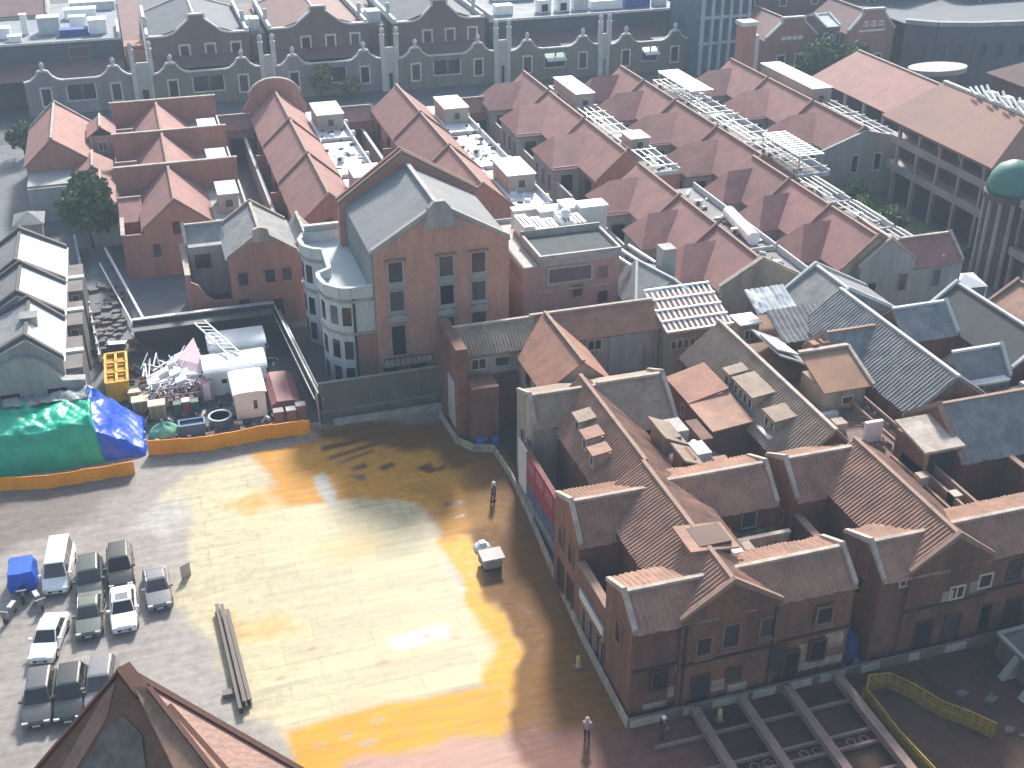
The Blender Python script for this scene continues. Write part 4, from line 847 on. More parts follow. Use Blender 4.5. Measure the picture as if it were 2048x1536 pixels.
blockwall(t, 35.4, 35.6, 53.7, 55.3, 4.6, 5.6, PLASTER_T, COPING); slab(t, 'box', 33.6, 34.6, 55.8, 56.8, 4.6, 6.2, PLASTER_T)
window(t, 36.2, 59.8, 4.9, 1.0, 1.5, '-y', frame=PLASTER_T, name='door')
o = t.part('dormer', MB().box(29.0, 31.2, 53.2, 55.2, 7.6, 9.5), WOOD); mb = MB(); mb.slope((28.2,52.8,9.55),(28.2,55.6,9.55),(31.6,52.8,9.2),(31.6,55.6,9.2)); t.part('dormer_roof', mb, TILE_BROWN, o)
slab(t, 'skylight', 31.2, 32.0, 53.0, 53.4, 8.5, 8.62, WHITE)
for x, z, w, h in ((27.9,4.2,.9,1.3),(29.7,4.4,1.0,1.7),(32.2,4.6,.95,1.4),(36.2,4.6,1.0,1.2)): window(t, x, 49.5, z, w, h, '-y', frame=mat('brown brick surround', (.22,.13,.11)), fr=.14, sill=True)
for x, z, w, h in ((25.1,2.2,1.0,1.4),(30.2,1.6,.9,.9),(33.2,1.5,1.0,1.9),(36.1,1.6,1.0,1.5)): window(t, x, 49.5, z, w, h, '-y', frame=WOOD, fr=.1)
window(t, 27.9, 49.5, .1, 1.1, 2.4, '-y', frame=WOOD, name='door'); window(t, 34.2, 49.5, .1, 1.0, 2.6, '-y', frame=WOOD, name='door')
for x0, x1, z0, z1 in ((25.8,27.2,1.0,1.9),(28.7,29.6,.9,1.8),(29.9,31.2,.4,1.1),(34.9,35.5,1.4,2.9),(36.7,38.1,2.0,3.3),(34.9,38.2,.6,1.3),(24.2,25.8,.4,.9),(26.2,27.1,3.0,3.5)): plaque(t, x0, x1, z0, z1, TANP, 49.5 if 26.3 < x0 < 33 else 49.78 if x1 > 33 else 49.73)
mb = MB(); mb.box(23.3,26.3,49.55,49.74,3.75,3.9); mb.box(26.4,33,49.38,49.5,3.6,3.75); mb.box(33.02,38.4,49.66,49.8,3.5,3.65); t.part('string_course', mb, mat('soot band', (.06,.04,.035)))
for x in (26.6,32.6): t.part('downpipe', MB().tube((x,49.4,.1),(x,49.4,6.9),.07), DARK)
for y, z in ((55,1.0),(56.3,1.0),(57.6,1.0),(54.2,.8)): window(t, 23.3, y, .2, .75, 2.3, '-x', frame=mat('faded pink post', (.38,.25,.22)), fr=.12, name='shopfront')
t.part('name_board', MB().box(23.12,23.28,53.8,58.4,3.0,3.9), mat('grey board frame', (.2,.2,.21))); t.part('name_panel', MB().box(23.06,23.14,54.0,58.2,3.12,3.78), mat('pale board', (.62,.60,.58), (.5,.49,.47), scale=3))
for y in (60.5,62.4): window(t, 23.3, y, 4.2, .8, 1.5, '-x', frame=mat('brown brick surround', (0,0,0)), fr=.12); window(t, 23.3, y, .6, 1.0, 2.2, '-x', frame=WOOD, name='shopfront')
for y in (51.7,): window(t, 23.2, y, 4.6, .8, 1.5, '-x', frame=mat('brown brick surround', (0,0,0)), fr=.12)

# second front house
t = T('front_house', 'dark brick house with a broad ribbed red roof right of the corner house', 'house', (46,55.5,0))
gable(t, 42.2, 48.4, 49.5, 61.8, 7.0, 9.2, 'y', TILE_BROWN, BRICK_DARK, rc=45.4, cop=(1, 0), cm=COPING_B, rib=RB)
gable(t, 39.5, 45, 59.4, 63.8, 6.8, 8.8, 'x', TILE_BROWN, BRICK_DARK, cop=(1, 0), cm=COPING, rib=RB, rc=61.5, ze2=7.7)
gable(t, 40.2, 45, 49.75, 54.2, 6.8, 8.4, 'x', TILE_BROWN, BRICK_DARK, cop=(1, 0), cm=COPING, rib=RB, rc=51.6, ze2=7.4)
gable(t, 46, 58, 49.8, 54.2, 6.9, 8.5, 'x', TILE_BROWN, BRICK_DARK, cop=(0, 0), cm=COPING, rib=RB, rc=51.7, ze2=7.5)
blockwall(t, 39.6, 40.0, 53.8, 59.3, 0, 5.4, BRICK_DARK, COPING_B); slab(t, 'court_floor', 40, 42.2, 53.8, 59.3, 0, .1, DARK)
slab(t, 'yard_roof', 48.42, 52.2, 53.9, 63, 0, 6.0, BRICK_DARK); 
for k in range(3): blockwall(t, 49.3+k*.9, 49.5+k*.9, 54.6, 62.6, 6.0, 6.6+.2*k, TILE_BROWN if k < 2 else COPING_B, None)
slab(t, 'box', 48.9, 49.6, 58.4, 59.2, 6, 7.3, PLASTER_T); slab(t, 'box', 50.2, 50.9, 56.2, 57, 6, 6.9, COPING)
for x, z, w, h, n in ((42.3,6.0,1.3,.7,2),(46.0,4.2,1.0,.9,1),(48.1,4.6,.9,1.0,0)): window(t, x, 49.5 if 42.2 < x-w < 48.4 else 49.75, z, w, h, '-y', fr=.1, bars=n, frame=FRAME)
for x, z, w, h in ((46.2,.5,1.1,2.2),(44,.4,1.2,2.3),(48.8,.4,1.2,2.2),(51.3,.4,1.1,2.2)): window(t, x, 49.5 if x < 48.3 else 49.8, z, w, h, '-y', frame=WOOD, name='door')
for x, z in ((52.4,4.4),(50.6,4.4)): window(t, x, 49.8, z, .9, 1.5, '-y', frame=WOOD)
mb = MB(); mb.box(42.2,48.4,49.36,49.5,3.9,4.05); mb.box(48.42,58,49.64,49.8,3.9,4.05); t.part('string_course', mb, mat('soot band', (0,0,0)))
for x0, x1, z0, z1 in ((44.9,45.8,4.0,4.9),(47,47.7,4.3,5.2)): plaque(t, x0, x1, z0, z1, TANP)
for y in (60.8,62.4): window(t, 39.5, y, 4.0, .35, .9, '-x', frame=COPING_B)
window(t, 40.2, 51.8, 4.2, .8, 1.4, '-x', frame=BRICK_DARK)
t = T('brick_stair_tower', 'small brick stair hut with a pale flat roof among the ribbed roofs', 'hut', (52.5,61.5,0))
slab(t, 'wall', 50.2, 53.2, 60.0, 63.6, 0, 8.2, BRICK_DARK); mb = MB(); mb.add([(50,59.8,8.2),(53.4,59.8,8.2),(53.4,63.8,8.7),(50,63.8,8.7),(50,59.8,8.4),(53.4,59.8,8.4),(53.4,63.8,8.9),(50,63.8,8.9)], [(0,1,2,3),(7,6,5,4),(0,4,5,1),(1,5,6,2),(2,6,7,3),(3,7,4,0)]); t.part('roof', mb, COPING)
t.part('opening', MB().box(50.6,52.8,59.94,59.99,5.4,7.9), DARK); t.part('jamb', MB().box(50.2,50.45,59.9,59.99,0,8.1), CARDB)

# middle house on the yard side, with dormers and a banner wall
t = T('dormer_house', 'red brown roofed house with three small dormers behind the red banner', 'house', (30,70.5,0))
gable(t, 27.2, 33.2, 64.1, 77, 6.3, 9.0, 'y', TILE_BROWN, BRICK_DARK, rc=30.0, cop=(0, 0), cm=COPING_B, rib=RB)
gable(t, 25.2, 31, 74.4, 78.6, 6.8, 8.6, 'x', TILE_TAN, PLASTER_T, cop=(1, 0), cm=COPING, rc=75.8, ze2=7.6)
gable(t, 31, 36.6, 72.6, 78.4, 6.2, 8.8, 'x', TILE_TAN, BRICK_DARK, cop=(0, 1), cm=COPING, rc=75.8, ze2=7.7)
for y in (72.2,69.8,67.6): dormer(t, 27.7+.35*(y-69.8)/2.4, y+.2*math.sin(y*9), 7.35, 1.15+.25*math.sin(y*5), 1.25, TILE_TAN if y > 70 else TILE_BROWN, 1)
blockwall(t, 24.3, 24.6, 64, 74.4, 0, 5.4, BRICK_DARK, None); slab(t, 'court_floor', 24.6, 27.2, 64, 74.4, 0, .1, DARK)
slab(t, 'yard_roof', 33.22, 38.2, 64.4, 72.5, 0, 5.2, CONC_D)
for i, (x0, x1, y0, y1, h, m) in enumerate(((33.6,35,68.6,71,7.4,TILE_TAN),(35.4,36.6,66.6,68.4,6.9,PLASTER_W),(33.5,34.6,65.2,66.8,7.6,BRICK_DARK),(36.9,37.9,69,72,6.5,BRICK_DARK),(34.9,36.4,70.2,72.2,6.8,CONC),(36.8,37.9,65,67,6.2,TILE_BROWN))): slab(t, 'roof_box', x0, x1, y0, y1, 5.2, h, m)
mb = MB(); mb.slope((33.4,68,7.9),(33.4,71.4,7.9),(35.3,68,7.0),(35.3,71.4,7.0)); mb.slope((33.4,64.6,8.0),(33.4,67.2,8.0),(35,64.6,7.3),(35,67.2,7.3)); t.part('lean_to_roof', mb, TILE_TAN)
window(t, 34.3, 72.6, 5.3, 1.4, .7, '-y', bars=1); window(t, 36, 72.6, 5.3, .6, .7, '-y')
for y in (75.4,77): window(t, 25.2, y, 3.4, .7, 1.6, '-x', frame=PLASTER_T)
for i, (x, y, z) in enumerate(((33.9,67.6,6.0),(34.9,66,6.3),(36.2,68.9,6.0))):
    tank(x, y, z, ['small white tank among the roof boxes, by the tan lean-to','small white tank between roof boxes behind the corner house','small white tank on the yard roof below the grey tan roof'][i], .3, .6)
for i in range(5):
    y0 = 64.6+i*2.1; c = [mat('crimson banner cloth', (.30,.035,.06), (.22,.03,.05)), mat('white banner cloth', (.62,.60,.60))]
    tt = T('banner', ['crimson banner on the yard wall, nearest the corner house','crimson banner, second from the corner house','crimson banner in the middle of the yard wall','crimson banner, second from the white end panel','white banner panel at the far end of the yard wall'][i], 'banner', (24.25,y0+1,0), 'banners on the yard wall')
    tt.part('cloth', MB().box(24.16,24.28,y0,y0+2.0,3.0,5.5), c[i == 4])
    if i < 4:
        for k in range(4):
            mb = MB(); y = y0+.25+k*.42; mb.box(24.13,24.159,y,y+.06,4.3,5.1); mb.box(24.13,24.159,y+.061,y+.26,5.02,5.1); mb.box(24.13,24.159,y+.061,y+.26,4.66,4.74); mb.box(24.13,24.159,y+.061,y+.26,4.3,4.38)
            tt.part('lettering', mb, mat('faded pink lettering', (.55,.30,.32)))
    tt.part('lower_panel', MB().box(24.18,24.28,y0,y0+2.0,1.5,2.98), mat('dark blue poster', (.04,.05,.13), (.12,.13,.2), scale=2) if i < 4 else c[1])
    tt.part('plinth', MB().box(24.2,24.29,y0,y0+2.0,.1,1.48), mat('grey poster', (.24,.25,.27), (.12,.13,.15), scale=2))

# rear house
t = T('rear_house', 'long tan and red tiled house with cream attic walls behind the dormer house', 'house', (31,85,0))
gable(t, 22.8, 29.8, 86.6, 91.2, 7.2, 8.7, 'x', TILE_TAN, PLASTER_T, cop=(0, 0), rib=RB)
gable(t, 29.8, 41.2, 86.8, 91.2, 7.2, 8.8, 'x', TILE_RED, PLASTER_T, cop=(0, 0))
gable(t, 27.8, 33.6, 79.2, 88.6, 6.8, 9.1, 'y', TILE_RED, PLASTER_T, rc=31.0, cop=(0, 0), cm=COPING_B)
slab(t, 'lower_wall', 23.0, 27.7, 86.2, 86.58, 0, 5.0, BRICK_DARK); slab(t, 'side_wall', 21.8, 22.78, 84.6, 91, 0, 8.8, BRICK_DARK); slab(t, 'broken_plaster', 21.72, 21.79, 85.2, 87.4, 1.0, 5.4, PLASTER)
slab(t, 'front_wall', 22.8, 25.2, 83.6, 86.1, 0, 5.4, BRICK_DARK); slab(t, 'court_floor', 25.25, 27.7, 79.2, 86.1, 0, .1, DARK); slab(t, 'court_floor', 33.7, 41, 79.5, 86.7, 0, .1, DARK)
window(t, 24.3, 86.6, 5.7, 1.2, .9, '-y', bars=1); window(t, 26.4, 86.6, 5.7, 1.2, .8, '-y', frame=PLASTER); window(t, 35, 86.8, 5.8, 1.2, .9, '-y', bars=1)
slab(t, 'dark_gallery', 36.4, 39.6, 86.7, 86.78, 3.0, 7.0, PLASTER); t.part('opening', MB().box(33.8,39,86.7,86.78,.2,3.0), DARK)
for y in (81,83.5): window(t, 27.8, y, 5.2, .8, 1.0, '-x', frame=WOOD)
blockwall(t, 33.7, 38, 80, 80.3, 0, 4.2, BRICK_DARK, COPING)
t = T('blue_drum', 'bright blue plastic drum at the foot of the dark red wall', 'drum', (23.4,82.9,0), 'blue drums by the wall'); t.part('body', MB().lathe((23.4,82.9,0),[(.42,0),(.45,.4),(.42,.95),(.3,1.0)],14), mat('bright blue plastic', (.02,.12,.5), rough=.4)); t.part('lid', MB().lathe((23.6,82.6,1.0),[(.3,0),(.3,.06)],14), BLUE)
t = T('blue_drum', 'smaller blue drum to the right against the dark red wall', 'drum', (24.6,82.7,0), 'blue drums by the wall'); t.part('body', MB().lathe((24.6,82.7,0),[(.34,0),(.36,.4),(.34,.85),(.25,.9)],14), mat('bright blue plastic', (0,0,0))); t.part('lid', MB().lathe((24.6,82.7,.9),[(.25,0),(.25,.06)],14), BLUE)
t = T('batten_roof_house', 'house under a roof of bare white battens behind the red slope', 'house', (44.4,87,0))
slab(t, 'wall', 41.3, 47.6, 85.8, 90.4, 0, 7.0, PLASTER_T)
mb = MB(); 
for i in range(13): x = 41.3+i*.52; mb.bar((x,85.2,7.2),(x,90.6,8.9),.2,.12)
for i in range(5): k = i/4; mb.bar((41.2,85.2+5.4*k,7.3+1.7*k),(47.7,85.2+5.4*k,7.3+1.7*k),.2,.12)
t.part('batten', mb, WHITE); mb = MB(); mb.slope((41.3,90.4,8.5),(47.6,90.4,8.5),(41.3,85.4,6.9),(47.6,85.4,6.9)); t.part('roof', mb, TILE_RED)
for k in range(4): window(t, 42.2+k*.62, 85.8, 5.2, .36, .8, '-y', fr=.08)
# middle house right
t = T('long_dormer_house', 'grey brown ribbed house with a four pane dormer and white sill', 'house', (44.8,73,0))
gable(t, 41.6, 47.6, 63.7, 82.6, 6.2, 9.0, 'y', TILE_TAN, BRICK_DARK, rc=44.9, cop=(0, 0), cm=COPING, rib=RB)
dormer(t, 42.3, 72.8, 7.3, 3.2, 1.8, TILE_TAN, 4); dormer(t, 42.3, 68.4, 7.2, 1.7, 1.8, TILE_TAN, 2); slab(t, 'white_sill', 41.7, 42.3, 67.4, 69.4, 6.55, 6.7, WHITE); dormer(t, 42.3, 75.6, 7.3, .9, 1.5, TILE_TAN, 1)
slab(t, 'brown_wing', 38.4, 41.58, 70, 78.4, 0, 6.6, mat('brown stained wall', (.24,.13,.10), (.15,.085,.07)))
mb = MB(); mb.slope((41.6,74,7.6),(41.6,78.6,7.6),(38.1,74,6.75),(38.1,78.6,6.75)); t.part('wing_roof', mb, TILE_RED); mb = MB(); mb.slope((41.6,69.6,7.0),(41.6,73.98,7.3),(38.1,69.6,6.65),(38.1,73.98,6.7)); t.part('wing_roof', mb, TILE_BROWN)
window(t, 38.4, 75.4, 4.8, .5, 1.0, '-x', fr=.08); window(t, 41.6, 80.4, 4.6, .6, .8, '-x', fr=.1); window(t, 41.6, 66.5, 3.4, 1.2, 1.8, '-x', frame=WOOD)
slab(t, 'court_floor', 38.4, 41.5, 63.8, 69.9, 0, .1, DARK)
t = T('sheet_covered_roof', 'pale sheets laid over an attic roof beside the batten roof', 'roof cover', (48.6,79.5,0))
slab(t, 'wall', 47.62, 50.4, 76.6, 82.2, 0, 6.6, BRICK_DARK); mb = MB(); mb.slope((47.7,76.8,8.2),(47.7,82,8.2),(50.6,76.8,6.8),(50.6,82,6.8)); t.part('sheet', mb, STEEL); mb = MB(); mb.slope((47.75,77.4,8.45),(47.75,80.5,8.4),(50,77.6,7.5),(50,80.5,7.3)); t.part('sheet', mb, PLASTER_W)
t = T('courtyard_wing', 'cluttered low brick wing between the ribbed roof and the grey roofs', 'building', (50,70,0))
slab(t, 'wall', 47.62, 53.2, 63.8, 76.5, 0, 5.4, BRICK_DARK); slab(t, 'yard_roof', 47.8, 53.0, 64, 76.4, 5.41, 5.5, mat('brown rubble roof', (.20,.13,.11), (.11,.075,.065), scale=1.2, bump=.5))
slab(t, 'white_screen', 49.4, 50.9, 66.2, 66.5, 5.5, 7.3, WHITE_R); slab(t, 'roof_box', 48, 49, 68, 69, 5.5, 6.4, PLASTER_T); slab(t, 'skylight', 48.2, 49.6, 70.2, 70.7, 5.5, 6.0, PLASTER_W)
mb = MB()
for x in (51.2,52.6): mb.bar((x,64.2,6.2),(x,73,6.2),.16,.3)
t.part('rail_wall', mb, COPING_B)
for i, (x, y, h) in enumerate(((50.2,76,9.4),(51.4,76.4,9.2))): slab(t, 'chimney', x-.3, x+.3, y-.4, y+.4, 5.4, h, TILE_RED)
t = T('orange_roof_hut', 'small hut with a sloping orange tan roof below the grey tiles', 'hut', (50.8,73,0))
slab(t, 'wall', 48.8, 52.6, 71.4, 75, 5.4, 7.4, PLASTER_T); mb = MB(); mb.slope((48.5,75.3,9.0),(52.9,75.3,9.0),(48.5,71,7.5),(52.9,71,7.5)); t.part('roof', mb, mat('orange tan tile', (.36,.21,.13), (.27,.15,.10))); window(t, 51, 71.4, 6.0, .9, .6, '-y'); mb = MB(); mb.bar((48.4,75.3,9.1),(53,75.3,9.1),.4,.2); mb.bar((53,75.3,9.1),(53,71,7.6),.3,.2); t.part('ridge_cap', mb, COPING)

# grey tiled houses on the right
t = T('grey_tiled_house', 'large dark grey tiled house with pale ridge lines right of the brick block', 'house', (57,74,0))
gable(t, 53.6, 61, 66.5, 83.5, 7.2, 10.0, 'y', TILE_GREY, BRICK_DARK, rc=57.2, cop=(0, 0), cm=TRIM, rib=.36)
gable(t, 51.6, 57, 74.4, 79.6, 7.1, 9.5, 'x', TILE_GREY, mat('red gable wall', (.26,.085,.06), (.18,.07,.055)), cop=(1, 0), cm=COPING_B, rib=.36)
gable(t, 53, 66, 59.6, 66.6, 7.2, 10.0, 'x', TILE_GREY, BRICK_DARK, cop=(1, 0), cm=COPING_B, rib=.36)
gable(t, 61, 66.5, 78.4, 83, 6.8, 8.8, 'x', TILE_GREY, BRICK_DARK, cop=(0, 1), cm=TRIM)
gable(t, 60.4, 66.5, 52, 60, 6.8, 9.6, 'y', TILE_GREY, BRICK_DARK, cop=(0, 0), cm=TRIM, rib=.36)
slab(t, 'court_floor', 53.4, 61, 54, 59.5, 0, .2, DARK); blockwall(t, 53.2, 60.3, 53.9, 54.2, 0, 5.8, BRICK_DARK, COPING_B); blockwall(t, 57, 57.3, 54.3, 59.3, 0, 7, BRICK_DARK, COPING_B)
gable(t, 61.2, 66, 70.5, 74, 6.6, 8.6, 'x', TILE_GREY, PLASTER_T, cop=(0, 1), cm=TRIM); window(t, 63, 70.5, 5.2, .8, 1.1, '-y', bars=1); slab(t, 'white_flat', 61.4, 65.2, 69.6, 70.4, 6.6, 6.8, PLASTER_W)
slab(t, 'yard_roof', 61.1, 68, 66.7, 70.3, 0, 5.6, CONC); [slab(t, 'roof_box', 61.6+k*1.5, 62.5+k*1.5, 67.2+.3*k, 68+.5*k, 5.6, 6.3+.2*(k % 2), [PLASTER_W, CONC, CONC_D][k % 3]) for k in range(4)]
window(t, 53, 63, 4.4, .5, 1.0, '-x', frame=FRAME, fr=.08)
t = T('dark_teal_house', 'dark roofed house with pale gable edges and brown walls at the right', 'house', (70,78,0))
gable(t, 66.6, 72.4, 71, 83.6, 6.8, 9.0, 'y', mat('dark teal roof', (.055,.065,.068), (.04,.048,.05)), BRICK_DARK, cop=(1, 1), cm=TRIM)
gable(t, 72.5, 80, 72, 83.4, 6.0, 8.4, 'y', TILE_BROWN, mat('brown stained wall', (0,0,0)), cop=(1, 1), cm=COPING_B); window(t, 75, 72, 3.0, 1.2, 1.4, '-y', frame=WOOD)
gable(t, 68, 80, 58, 70.8, 7.4, 10.4, 'y', TILE_BROWN, BRICK_DARK, cop=(1, 1), cm=COPING_B); 
blockwall(t, 66.6, 80, 83.7, 84.1, 0, 5.2, CONC_D, TRIM)
t = T('lean_to_shed', 'pale and dark corrugated lean-to roofs behind the grey tiled house', 'shed', (52,84.5,0))
slab(t, 'wall', 49.6, 55, 81.2, 87.6, 0, 6.4, BRICK_DARK); mb = MB(); mb.slope((50.6,84.8,8.2),(55.6,84.8,8.2),(50.6,81,6.7),(55.6,81,6.7), .5); t.part('roof', mb, TILE_GREY); mb = MB(); mb.slope((50,88,9.0),(54,88,9.0),(50,85,7.9),(54,85,7.9), .5); t.part('roof', mb, STEEL)
for k in range(4): window(t, 50.2+k*.6, 81.2, 4.9, .34, .8, '-y', fr=.07)
slab(t, 'white_eave', 48.2, 50.4, 84.8, 87, 7.0, 7.15, WHITE_R); slab(t, 'attic', 48.4, 50.2, 85, 86.8, 0, 6.99, PLASTER_T); window(t, 49.3, 85, 5.6, .9, .8, '-y', bars=1)
t = T('teal_gable_house', 'house with a dark Λ shaped gable edge behind the corrugated shed'.replace('Λ','peaked'), 'house', (59,87,0)); gable(t, 54.6, 64.5, 84.2, 90.4, 6.4, 9.4, 'y', TILE_GREY, BRICK_GREY, rc=58.6, cop=(1, 1), cm=TRIM)

# ------------------------------------------------------------------ kerb, pit, walkway
t = T('low_site_wall', 'pale low wall along the foot of the block beside the mud', 'low wall', (23,60,0))
pts = [(22.9,49.0),(23.05,57),(23.5,64.6),(24.1,72),(24.4,77.5),(24.2,82),(22.6,82.6),(21.6,84.2),(21.3,89)]
mb = MB()
for p, q in zip(pts, pts[1:]): mb.bar((p[0],p[1],.35),(q[0],q[1],.35),.16,.7)
t.part('wall', mb, mat('dirty pale boards', (.40,.36,.31), (.22,.18,.15), scale=1.2, streak=True))
t = T('low_site_wall', 'patched low wall with white panels along the front of the block', 'low wall', (40,49,0))
mb = MB(); mb.box(22.9,58,48.9,49.06,0,.75); t.part('wall', mb, mat('soiled brown boards', (.20,.15,.13), (.12,.10,.09), scale=.6))
for x0, x1 in ((23.0,25.2),(26.6,27.3),(31.4,33.0),(36.2,38.0),(28.6,31.0),(34.0,35.6),(39.2,40.6),(45.6,47.2),(42.8,43.6),(50,52)): t.part('panel', MB().box(x0,x1,48.86,48.895,.08,.68), mat('whitish panel', (.42,.40,.37), (.3,.28,.26), scale=2))
t = T('alley_canopy', 'dark blue cover in the alley between the two front houses', 'cover', (39,50.5,0)); mb = MB(); mb.lathe((39,50.6,0),[(.8,0),(.85,.9),(.75,1.7),(.4,2.3),(.1,2.4)],10); t.part('cover', mb, mat('navy sheet', (.015,.025,.14), (.01,.015,.08)))
t.part('base', MB().box(38.3,39.7,49.9,51.2,0,.12), CONC)
CB = 'concrete strut beams over the excavation'
BEAM = mat('pinkish grey concrete beam', (.27,.18,.16), (.19,.13,.115), scale=1.2)
for i, x in enumerate((27.2,30.4,33.6,37.2)):
    mb = MB(); mb.box(x-.28,x+.28,36,48.6,.35,.9)
    single('strut_beam', mb, BEAM, ['concrete beam over the pit, farthest left','second concrete beam from the left over the pit','third concrete beam from the left over the pit','concrete beam beside the yellow walkway'][i], 'beam', (x,42,.35), CB)
for i, y in enumerate((46.8,44.3,43.3,41.2)):
    mb = MB(); mb.box(23.8,37.8,y-.09,y+.09,.1,.34)
    single('tie_beam', mb, BEAM, ['thin cross beam nearest the patched low wall','second thin cross beam from the patched low wall','third thin cross beam from the patched low wall','thin cross beam at the bottom edge of the picture'][i], 'beam', (30,y,.1), CB)
rs = random.Random(5)
for i in range(4):
    x = (26,28.9,32.2,35.4)[i]; y = (43.8,43.8,43.8,43.8)[i]
    t = T('pipe_ring', ['iron ring under the leftmost pit bay','iron ring under the second pit bay','iron ring under the third pit bay','iron ring under the pit bay beside the walkway'][i], 'ring', (x,y,0), 'iron rings in the pit')
    for k in (0,1):
        mb = MB()
        for a in range(12): mb.bar((x+k*.9+.28*math.cos(a*.5236),y+.28*math.sin(a*.5236),.06),(x+k*.9+.28*math.cos((a+1)*.5236),y+.28*math.sin((a+1)*.5236),.06),.08)
        t.part('ring', mb, BEAM)
YW = mat('weathered yellow paint', (.38,.25,.02), (.22,.15,.02), scale=1.5)
t = T('walkway_railing', 'weathered yellow railing looping round the pit edge', 'railing', (40,45,0))
loop = [(38.3,39.5),(38.0,43),(38.1,46.6),(38.9,47.6),(40.3,47.4),(41.2,46),(42.0,44.2),(43.2,42.8),(44.0,41.6)]
for z in (.5,1.1):
    mb = MB()
    for p, q in zip(loop, loop[1:]): mb.bar((*p,z),(*q,z),.09)
    t.part('rail', mb, YW)
for p, q in zip(loop, loop[1:]):
    for k in range(3): a = (p[0]+(q[0]-p[0])*k/3, p[1]+(q[1]-p[1])*k/3); t.part('post', MB().bar((*a,0),(*a,1.15),.08), YW)
mb = MB()
for p, q in zip(loop, loop[1:]): mb.bar((*p,.08),(*q,.08),.5,.06); mb.bar((*p,.5),(*q,.5),.03,.8)
t.part('deck', mb, mat('ochre mesh panel', (.26,.17,.035), (.16,.11,.03), scale=2))
t = T('site_container', 'grey concrete platform with rails at the lower right corner', 'platform', (50,46,0))
mb = MB(); mb.box(48.6,56,36,47.6,0,1.8); t.part('body', mb, CONC_D); mb = MB(); mb.bar((48.5,47.7,2.0),(48.5,36,2.0),.2); mb.bar((48.5,47.7,2.0),(56,47.9,2.0),.2); t.part('rail', mb, CONC)
for y in (45.5,43.5,41.5): t.part('buttress', MB().prism([(48.58,0),(47.6,0),(48.58,1.6)],y,y+.5,'y'), CONC)
for i in range(6):
    x = rs.uniform(43.6,47); y = rs.uniform(40.5,45.5); s = rs.uniform(.15,.4)
    t = T('rubble_block', 'grey broken concrete block in the muddy lower right corner', 'rubble', (x,y,0), 'broken concrete blocks by the pit'); a = rs.uniform(0,3)
    mb = MB(); q = [(x+s*1.6*math.cos(a+k*1.571+.2*rs.random()), y+s*math.sin(a+k*1.571+.3*rs.random())) for k in range(4)]; mb.prism(q,0,s*.8,'z'); t.part('block', mb, CONC_D)

# ================================================================== FAR STREET
def finial(t, x, y, z, r=.38):
    t.part('finial', MB().lathe((x,y,z), [(r*1.1,0),(r*1.1,.25),(r*.55,.35),(r,.8),(r*.9,1.15),(r*.3,1.4)], 10), TRIM)
def street_front(label, xa, xb, y, wallm, i, awning=0):
    """front court wall between two shaped gablets, each with a doorway"""
    t = T('street_front', label, 'street front', ((xa+xb)/2, y, 0), 'street fronts with shaped gablets')
    for xc in (xa, xb):
        prof = [(xc-3,0),(xc+3,0),(xc+3,5.3),(xc+2,5.5),(xc+1.2,6.1),(xc+.7,6.9),(xc-.7,6.9),(xc-1.2,6.1),(xc-2,5.5),(xc-3,5.3)]
        t.part('gablet', MB().prism(prof, y, y+.5, 'y'), wallm)
        mb = MB(); q = prof[2:]
        for a, b in zip(q, q[1:]): mb.bar((a[0],y+.25,a[1]+.05),(b[0],y+.25,b[1]+.05),.7,.22)
        t.part('coping', mb, TRIM); finial(t, xc, y+.25, 6.95)
        window(t, xc, y, 1.6, 1.3, 2.6, '-y', frame=TRIM, fr=.28, name='door')
        slab(t, 'ear_wing', xc-2.9, xc+2.9, y+.52, y+4.8, 0, 5.0, wallm)
    a, b = xa+3, xb-3
    blockwall(t, a, b, y+.1, y+.4, 0, 1.9, wallm, TRIM); slab(t, 'lintel_wall', a, b, y+.1, y+.4, 4.5, 5.3, wallm)
    mb = MB(); mb.box(a,b,y+.0,y+.5,5.3,5.5); t.part('coping', mb, TRIM)
    slab(t, 'court_back', a, b, y+2.2, y+2.4, 0, 5.0, mat('shaded court glass', (.06,.075,.08), (.04,.05,.055), rough=.4)); 
    for x in (a, (a+b)/2, b-.22): slab(t, 'pier', x, x+.22, y+.12, y+.38, 1.9+.14, 4.5, TRIM if x != (a+b)/2 else wallm)
    if awning:
        mb = MB(); mb.slope((a+.3,y+1.2,4.4),(b-.3,y+1.2,4.4),(a+.3,y-1.4,3.5),(b-.3,y-1.4,3.5)); t.part('awning', mb, mat('pale green awning', (.50,.62,.56), (.42,.54,.48)) if awning == 1 else WHITE_R)
def pillar_gate(label, x0, x1, y):
    t = T('alley_gate', label, 'gate', ((x0+x1)/2,y,0), 'alley gates between pairs of ball topped pillars')
    for x in (x0, x1): t.part('pillar', MB().box(x-.35,x+.35,y,y+.7,0,9.2), TRIM); finial(t, x, y+.35, 9.2, .42)
    t.part('wall', MB().prism([(x0+.35,0),(x1-.35,0),(x1-.35,7.0),(x1-.6,7.3),(x0+.6,7.3),(x0+.35,7.0)],y+.1,y+.6,'y'), mat('pale green render', (.42,.47,.43), (.34,.39,.36)))
    t.part('opening', MB().box(x0+.9,x1-.9,y+.05,y+.09,0,3.0), DARK)
